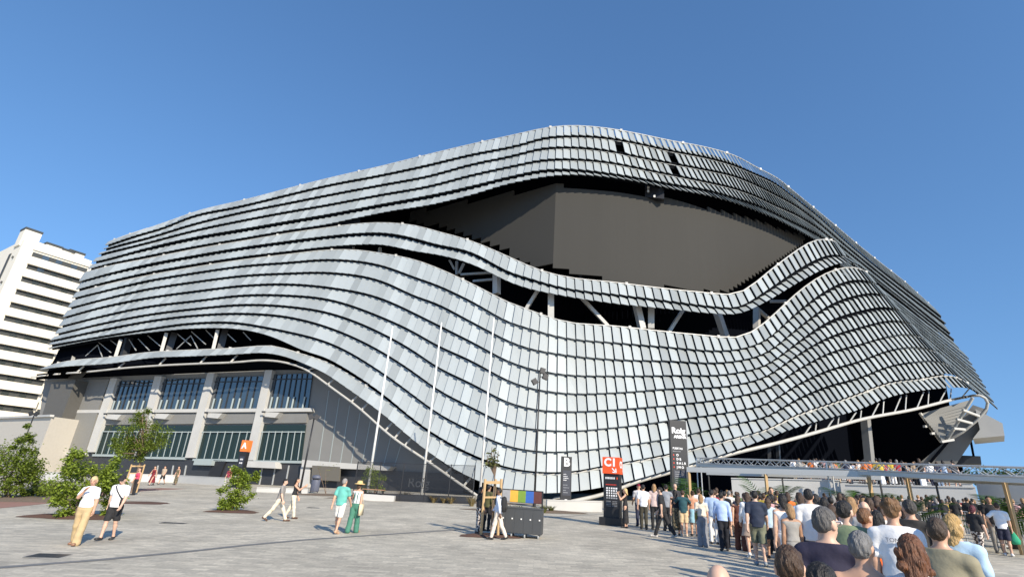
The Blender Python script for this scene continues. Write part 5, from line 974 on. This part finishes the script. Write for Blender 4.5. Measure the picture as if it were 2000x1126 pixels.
# --- queue by the signs
put('blond woman in a black dress leaning by the orange cube sign', 1222, 1030, 953, -70, 'f', 'raised', ('tank', BLK), ('dress', BLK, .2), ('long', HBLD), h=.016)
put('man in a white shirt and dark olive trousers near the orange cube sign', 1258, 1033, 946, 10, 'm', 'stand', ('tee', WHT), ('trousers', (.05, .045, .03)), ('short', HBLK), h=.016)
put('person in a dark red cap half hidden near the orange cube sign', 1249, 1027, 945, 5, 'm', 'stand2', ('tee', (.5, .5, .52)), ('trousers', NVY), ('cap', (.2, .01, .03)), h=.018)
put('blond woman in a pale pink top and black trousers in the queue', 1280, 1034, 945, 15, 'f', 'stand', ('tee', (.58, .45, .42)), ('trousers', BLK), ('long', HDBL), h=.016)
put('man in a black tee and black trousers striding left in front of the queue', 1296, 1049, 949, -62, 'm', dict(POSES['stride'], aR=(8, 8, 25), L=(20, 3), R=(-24, 8)), ('tee', BLK), ('trousers', BLK), ('short', HBLK), SK2, (.5, .48, .45), h=.014)
put('man in a grey shirt behind the man striding in black', 1304, 1036, 946, 8, 'm', 'stand', ('tee', (.25, .27, .30)), ('trousers', BLK), ('short', HBLK), h=.018)
put('bald man in a dark shirt at the back of the queue by the tall totem', 1322, 1032, 942, 10, 'm', 'stand2', ('tee', (.04, .04, .045)), ('trousers', BLK), ('bald', None), SK2, h=.018)
put('woman in a dark print dress left of the person in teal with raised arms', 1322, 1044, 956, 12, 'f', 'stand', ('tank', BLK), ('dress', (.2, .1, .1), .2), ('long', HBLK), h=.016, botmat=PATT2)
put('person in a dark teal tee and beige shorts with both arms raised', 1337, 1046, 957, 14, 'm', 'raised', ('tee', (.02, .075, .09)), ('shorts', (.62, .47, .28)), ('short', HBRN), SK1, (.6, .5, .4), h=.015)
put('woman with a pale blue skirt and bare back in the queue', 1357, 1046, 958, 14, 'f', 'stand', ('tank', (.60, .30, .18), 1.0), ('skirt', (.36, .62, .72), .5), ('bun', HBRN), h=.015)
put('man in a white tee behind the woman with the pale blue skirt', 1369, 1040, 954, 12, 'm', 'stand2', ('tee', WHT), ('trousers', GRY), ('short', HBRN), h=.016)
w5, i5, s5 = put('woman in a cream top and grey trousers with long brown hair in the queue', 1374, 1067, 965, 12, 'f', 'stand', ('tee', (.70, .62, .50), .98), ('wide', (.22, .23, .26)), ('long', HDBL), h=.014)
U = i5['U']; mb = MB(); mb.box(U((-.2, .02, .98)), (.06, .24, .2)); m2 = MB(); m2.tube([U(p) for p in ((-.2, -.08, 1.07), (-.15, -.04, 1.25), (-.12, -.02, 1.44), (-.16, .06, 1.25), (-.2, .1, 1.07))], .011, 6); bag(w5, 'shoulder_bag', 'olive yellow shoulder bag of the woman in grey trousers', [('pouch', mb, (.20, .19, .04)), ('strap', m2, (.2, .19, .04))], BLK)
put('man in a light blue shirt and black trousers walking away in the queue', 1416, 1075, 962, 18, 'm', dict(POSES['walk2'], L=(-8, 6), R=(8, 3)), ('shirt', (.42, .55, .82)), ('trousers', (.012, .013, .02)), ('short', HBLK), h=.014, loose=.022)
put('woman in matching brown top and trousers with long dark hair', 1449, 1074, 968, 18, 'f', dict(POSES['walk'], L=(8, 3), R=(-8, 6)), ('tank', (.13, .045, .03), .95), ('wide', (.12, .042, .028)), ('long', HBRN), h=.014)
put('woman in a white blouse walking just behind the man in navy', 1470, 1088, 960, 20, 'f', 'walk2', ('shirt', WHT), ('skirt', (.45, .33, .25), .55), ('long', HBRN), shoes=WHT, h=.014)
put('man in a navy tee and olive grey shorts with grey trainers', 1487, 1104, 959, 22, 'm', dict(POSES['walk'], L=(10, 3), R=(-12, 8)), ('tee', (.022, .032, .06)), ('shorts', (.17, .18, .12)), ('short', HBLK), SK2, (.22, .26, .30), h=.013, fat=1.08)
put('woman in a light blue blouse and short black skirt', 1511, 1092, 970, 22, 'f', 'walk', ('shirt', (.48, .62, .72)), ('skirt', BLK, .55), ('long', HBRN), shoes=BLK, h=.014)
put('steward in a yellow vest facing the queue', 1516, 1052, 948, 195, 'm', 'stand', ('tee', (.52, .40, .03)), ('trousers', BLK), ('short', HBRN), h=.016)
put('woman with long dark hair in dark green wide trousers', 1539, 1088, 966, 22, 'f', 'stand', ('tank', BLK), ('wide', (.012, .075, .06)), ('long', HBLK), h=.014)
put('dark haired man in a plain white tee standing tall in the queue', 1576, None, 946, 26, 'm', 'stand', ('tee', WHT), ('trousers', NVY), ('short', HBLK), D=9.8, h=.012)
# --- nearest rows, backs to the camera
n1, j1, _ = put('grey haired man with glasses in a dark navy tee at the front of the crowd', 1607, None, 993, 32, 'm', dict(POSES['stand'], yaw=38), ('tee', (.022, .02, .045)), ('trousers', NVY), ('short', (.10, .095, .09)), SK2, D=4.1, h=.009, fat=1.14)
Hd = j1['Hd']; mb = MB()
mb.tube([Hd(p) for p in ((-.078, .0, 1.637), (-.068, .09, 1.64), (-.035, .108, 1.64), (.035, .108, 1.64), (.068, .09, 1.64), (.078, 0, 1.637))], .004, 6)
for sx in (-.034, .034): mb.tube([Hd((sx + .026 * math.cos(t), .108, 1.625 + .02 * math.sin(t))) for t in np.linspace(0, 6.28, 13)], .003, 5)
b = mb.build('glasses', STEELG); b.parent = n1
put('dark haired man in a sage green tee behind the man with glasses', 1647, None, 980, 38, 'm', dict(POSES['stand2'], yaw=25), ('tee', (.17, .22, .13)), ('trousers', BLK), ('short', HBLK), SK2, D=6.1, h=.011, fat=1.05)
put('brown haired person in a bright orange tee', 1686, None, 994, 40, 'f', dict(POSES['stand'], yaw=30), ('tee', (.80, .13, .01)), ('trousers', NVY), ('short', (.16, .075, .03)), SK1, D=6.6, h=.011)
n2, j2, sc2 = put('tall man with tousled brown hair in a white tee printed across the back', 1737, None, 977, 38, 'm', 'stand', ('tee', WHT), ('trousers', NVY), ('curly', (.16, .085, .035)), SK1, D=6.0, h=.010)
text_part('lettering', 'TOMMY', mat('print_ink', (.12, .12, .13), .7), n2, j2['U']((.01, -.15, 1.33)), (1, 0, 0), (0, 0, 1), .062, 'CENTER', .004)
put('man with cropped hair in a charcoal tee beside the tall man in white', 1773, None, 977, 42, 'm', dict(POSES['stand2'], yaw=-30), ('tee', (.035, .033, .03)), ('trousers', BLK), ('short', (.05, .045, .04)), SK1, D=7.8, h=.011, fat=1.1)
put('man with thick grey hair at the bottom edge in front of the white tee', 1677, None, 1040, 34, 'm', dict(POSES['stand'], yaw=20), ('tank', (.30, .26, .22), 1.0), ('trousers', NVY), ('short', (.16, .16, .16)), SK1, D=3.75, h=.009, fat=1.05)
n3, j3, _ = put('woman with long wavy auburn hair at the bottom edge', 1775, None, 1046, 36, 'f', 'stand', ('tee', WHT), ('trousers', NVY), ('curlylong', (.13, .05, .02)), SK1, D=3.7, h=.009)
U = j3['U']; m2 = MB(); m2.tube([U(p) for p in ((.0, -.14, 1.2), (-.06, -.13, 1.3), (-.11, -.06, 1.42), (-.12, .04, 1.38), (-.1, .1, 1.2))], .012, 6); mb = MB(); mb.box(U((.1, -.17, 1.0)), (.3, .1, .28)); bag(n3, 'rucksack', 'small dark rucksack strap over the white top of the auburn haired woman', [('pack', mb, (.06, .1, .12)), ('strap', m2, (.03, .04, .05))], BLK)
put('broad man with short brown hair in a khaki tan tee', 1826, None, 1013, 46, 'm', 'stand', ('tee', (.27, .245, .165)), ('trousers', NVY), ('short', (.055, .035, .022)), SK1, D=5.0, h=.010, fat=1.16)
put('woman with long curly blond hair beside the broad man in khaki', 1857, None, 1006, 48, 'f', dict(POSES['stand2'], yaw=20), ('tee', (.42, .58, .72)), ('trousers', NVY), ('curlylong', (.42, .27, .10)), SK2, D=5.9, h=.010)
put('black haired head at the bottom edge left of the man with glasses', 1538, None, 1070, 28, 'm', 'stand', ('tee', BLK), ('trousers', BLK), ('short', HBRN), SK2, D=2.75, h=.008)
put('bald man whose crown shows at the bottom edge of the crowd', 1402, None, 1104, 20, 'm', 'stand', ('tee', GRY), ('trousers', BLK), ('bald', (.10, .08, .07)), SK2, D=2.75, h=.008)
put('dark haired person cut off at the bottom edge below the man with glasses', 1601, None, 1103, 32, 'f', 'stand', ('tee', BLK), ('trousers', BLK), ('short', HBLK), SK2, D=2.55, h=.008)
put('woman with straight black hair between the orange tee and the white tee', 1711, None, 998, 40, 'f', 'stand', ('tee', BLK), ('trousers', BLK), ('long', HBLK), SK1, D=7.4, h=.012)
put('balding man a few rows back behind the orange tee', 1686, None, 979, 42, 'm', 'stand', ('tee', (.5, .48, .45)), ('trousers', BLK), ('bald', (.14, .10, .08)), SK2, D=9., h=.013)
put('brown haired woman a few rows back behind the man with glasses', 1622, None, 986, 36, 'f', 'stand', ('tee', (.55, .4, .35)), ('trousers', BLK), ('bob', HBRN), SK1, D=7.8, h=.013)
put('fair haired woman in a pink top a few rows back behind the sage green tee', 1660, None, 971, 40, 'f', 'stand', ('tee', (.62, .4, .38)), ('trousers', BLK), ('long', HDBL), SK2, D=9.4, h=.013)
# --- right of the crowd
put('woman with burgundy hair, black tee and patterned leggings striding right', 1922, 1097, 985, 62, 'f', dict(POSES['stride'], L=(20, 3), R=(-24, 8), aL=(14, 8, 28), aR=(-6, 8, 20)), ('tee', BLK, .92), ('leggings', GRY), ('bob', HRED), SK2, (.55, .40, .33), h=.012, botmat=PATT)
n4, j4, _ = put('man in a white tee and navy shorts with one hand on his hip', 1971, 1085, 983, 40, 'm', 'hip', ('tee', WHT), ('shorts', (.02, .022, .045)), ('short', HBRN), SK1, (.6, .6, .6), h=.012)
mb = MB(); Wr = j4['arms'][1][3]; mb.lathe([(.02, -.42), (.13, -.40), (.15, -.28), (.07, -.1), (.02, .0)], Wr + V3(.02, .02, -.06), 12, 1, .6); bag(n4, 'plastic_bag', 'green plastic carrier bag held by the man in navy shorts', [('sack', mb, (.03, .34, .18))], BLK)
put('bearded man in a black tee and grey trousers beside the man in navy shorts', 1956, 1080, 970, 215, 'm', 'stand', ('tee', BLK), ('trousers', (.30, .28, .25)), ('short', HBLK), SK3, h=.014, face=True)
# --- the packed queue further back: a few kinds of figure, copied with their parts and recoloured
kinds = []
for i, (sex, pose, tk, bk, hk) in enumerate((('m', 'stand', 'tee', ('trousers',), 'short'), ('f', 'stand', 'tank', ('dress', None, .35), 'long'), ('m', 'stand2', 'shirt', ('trousers',), 'short'), ('f', 'stand2', 'tee', ('wide',), 'long'), ('m', 'walk2', 'tee', ('shorts',), 'short'), ('f', 'walk', 'tank', ('skirt', None, .5), 'bun'), ('f', 'stand', 'tee', ('trousers',), 'bob'))):
    b_ = (bk[0], GRY) + tuple(bk[2:]); pr, inf = person_parts(1.72, sex, pose, dict(top=(tk, WHT), bottom=b_, hair=(hk, HBRN), shoes=BLK), .026, 90 + i); kinds.append(pr)
names = [('white', WHT), ('white', (.74, .72, .68)), ('black', BLK), ('black', (.03, .03, .035)), ('navy', NVY), ('grey', GRY), ('beige', (.5, .38, .26)), ('red', (.30, .02, .03)), ('light blue', (.36, .48, .66)), ('pink', (.58, .34, .34)), ('green', (.10, .16, .07)), ('orange', (.6, .16, .03)), ('yellow', (.55, .42, .06))]
rc_ = random.Random(5); taken = [(o.location.x, o.location.y) for o in scn.objects if o.name.startswith('person')]
def crowd(n, us, Ds, zfun, az, where, group, dark=0., sp=.55):
    made = 0; tries = 0
    while made < n and tries < n * 60:
        tries += 1; D = rc_.uniform(*Ds); u = rc_.uniform(*us(D)); p = gdist(u, D)
        if any((p[0] - x)**2 + (p[1] - y)**2 < sp * sp for x, y in taken): continue
        taken.append((p[0], p[1])); made += 1; z = zfun(p) if zfun else p[2]; nm, col = rc_.choice(names)
        if rc_.random() < dark: nm, col = 'black', BLK
        k = rc_.choice(kinds); bot = rc_.choice([BLK, NVY, GRY, BLK, (.45, .36, .25), WHT]) if k[1][0] != 'dress' else col
        cols = {'body': rc_.choice([SK1, SK2, SK2, SK3]), 'hair': rc_.choice([HBLK, HBLK, HBRN, HBRN, HDBL, HGRY]), 'shoes': BLK}; pr = [(a, m_, M_, cols.get(a, col if a in ('shirt', 'blouse', 'dress') else bot)) for a, m_, M_, c_ in k]
        r = make_person((p[0], p[1], z), az + rc_.uniform(-28, 28), pr, f'distant person in a {nm} top {where}', group); s = rc_.uniform(.92, 1.06); r.scale = (s, s, s)
crowd(16, lambda D: (1548, 1640), (12, 22), None, 20, 'in the middle of the queue', 'people in the middle of the queue', sp=.5)
crowd(84, lambda D: (1395, 1740), (19.5, 35), None, 22, 'packed under the first canopy', 'people packed under the first canopy', .2)
crowd(34, lambda D: (1600, 1800), (12.5, 21), None, 38, 'behind the nearest rows of the crowd', 'people behind the nearest rows', .1, .6)
crowd(52, lambda D: (1740, 2040), (36, 45), None, 30, 'in the shade under the second canopy', 'people in the shade under the second canopy', .75)  # canopy shade is put into the clothing colour here: mostly black tops
tz = at(1700, 941, 58)[2] + .1
crowd(46, lambda D: (1555, 1830), (58.8, 66), lambda p: max(tz, 0), 20, 'standing on the terrace below the dark entrance', 'people on the entrance terrace', .1, .6)
tz2 = at(1770, 949, 47)[2] + .1
crowd(24, lambda D: (1660, 1890), (47.4, 49.8), lambda p: tz2, 20, 'on the stepped wall right of the queue', 'people on the stepped wall', .2, .6)
tz3 = at(1500, 936, 50)[2] + .1
crowd(14, lambda D: (1560, 1650), (50.4, 52.6), lambda p: tz3, 20, 'on the white retaining wall behind the queue', 'people on the white retaining wall', .2, .6)
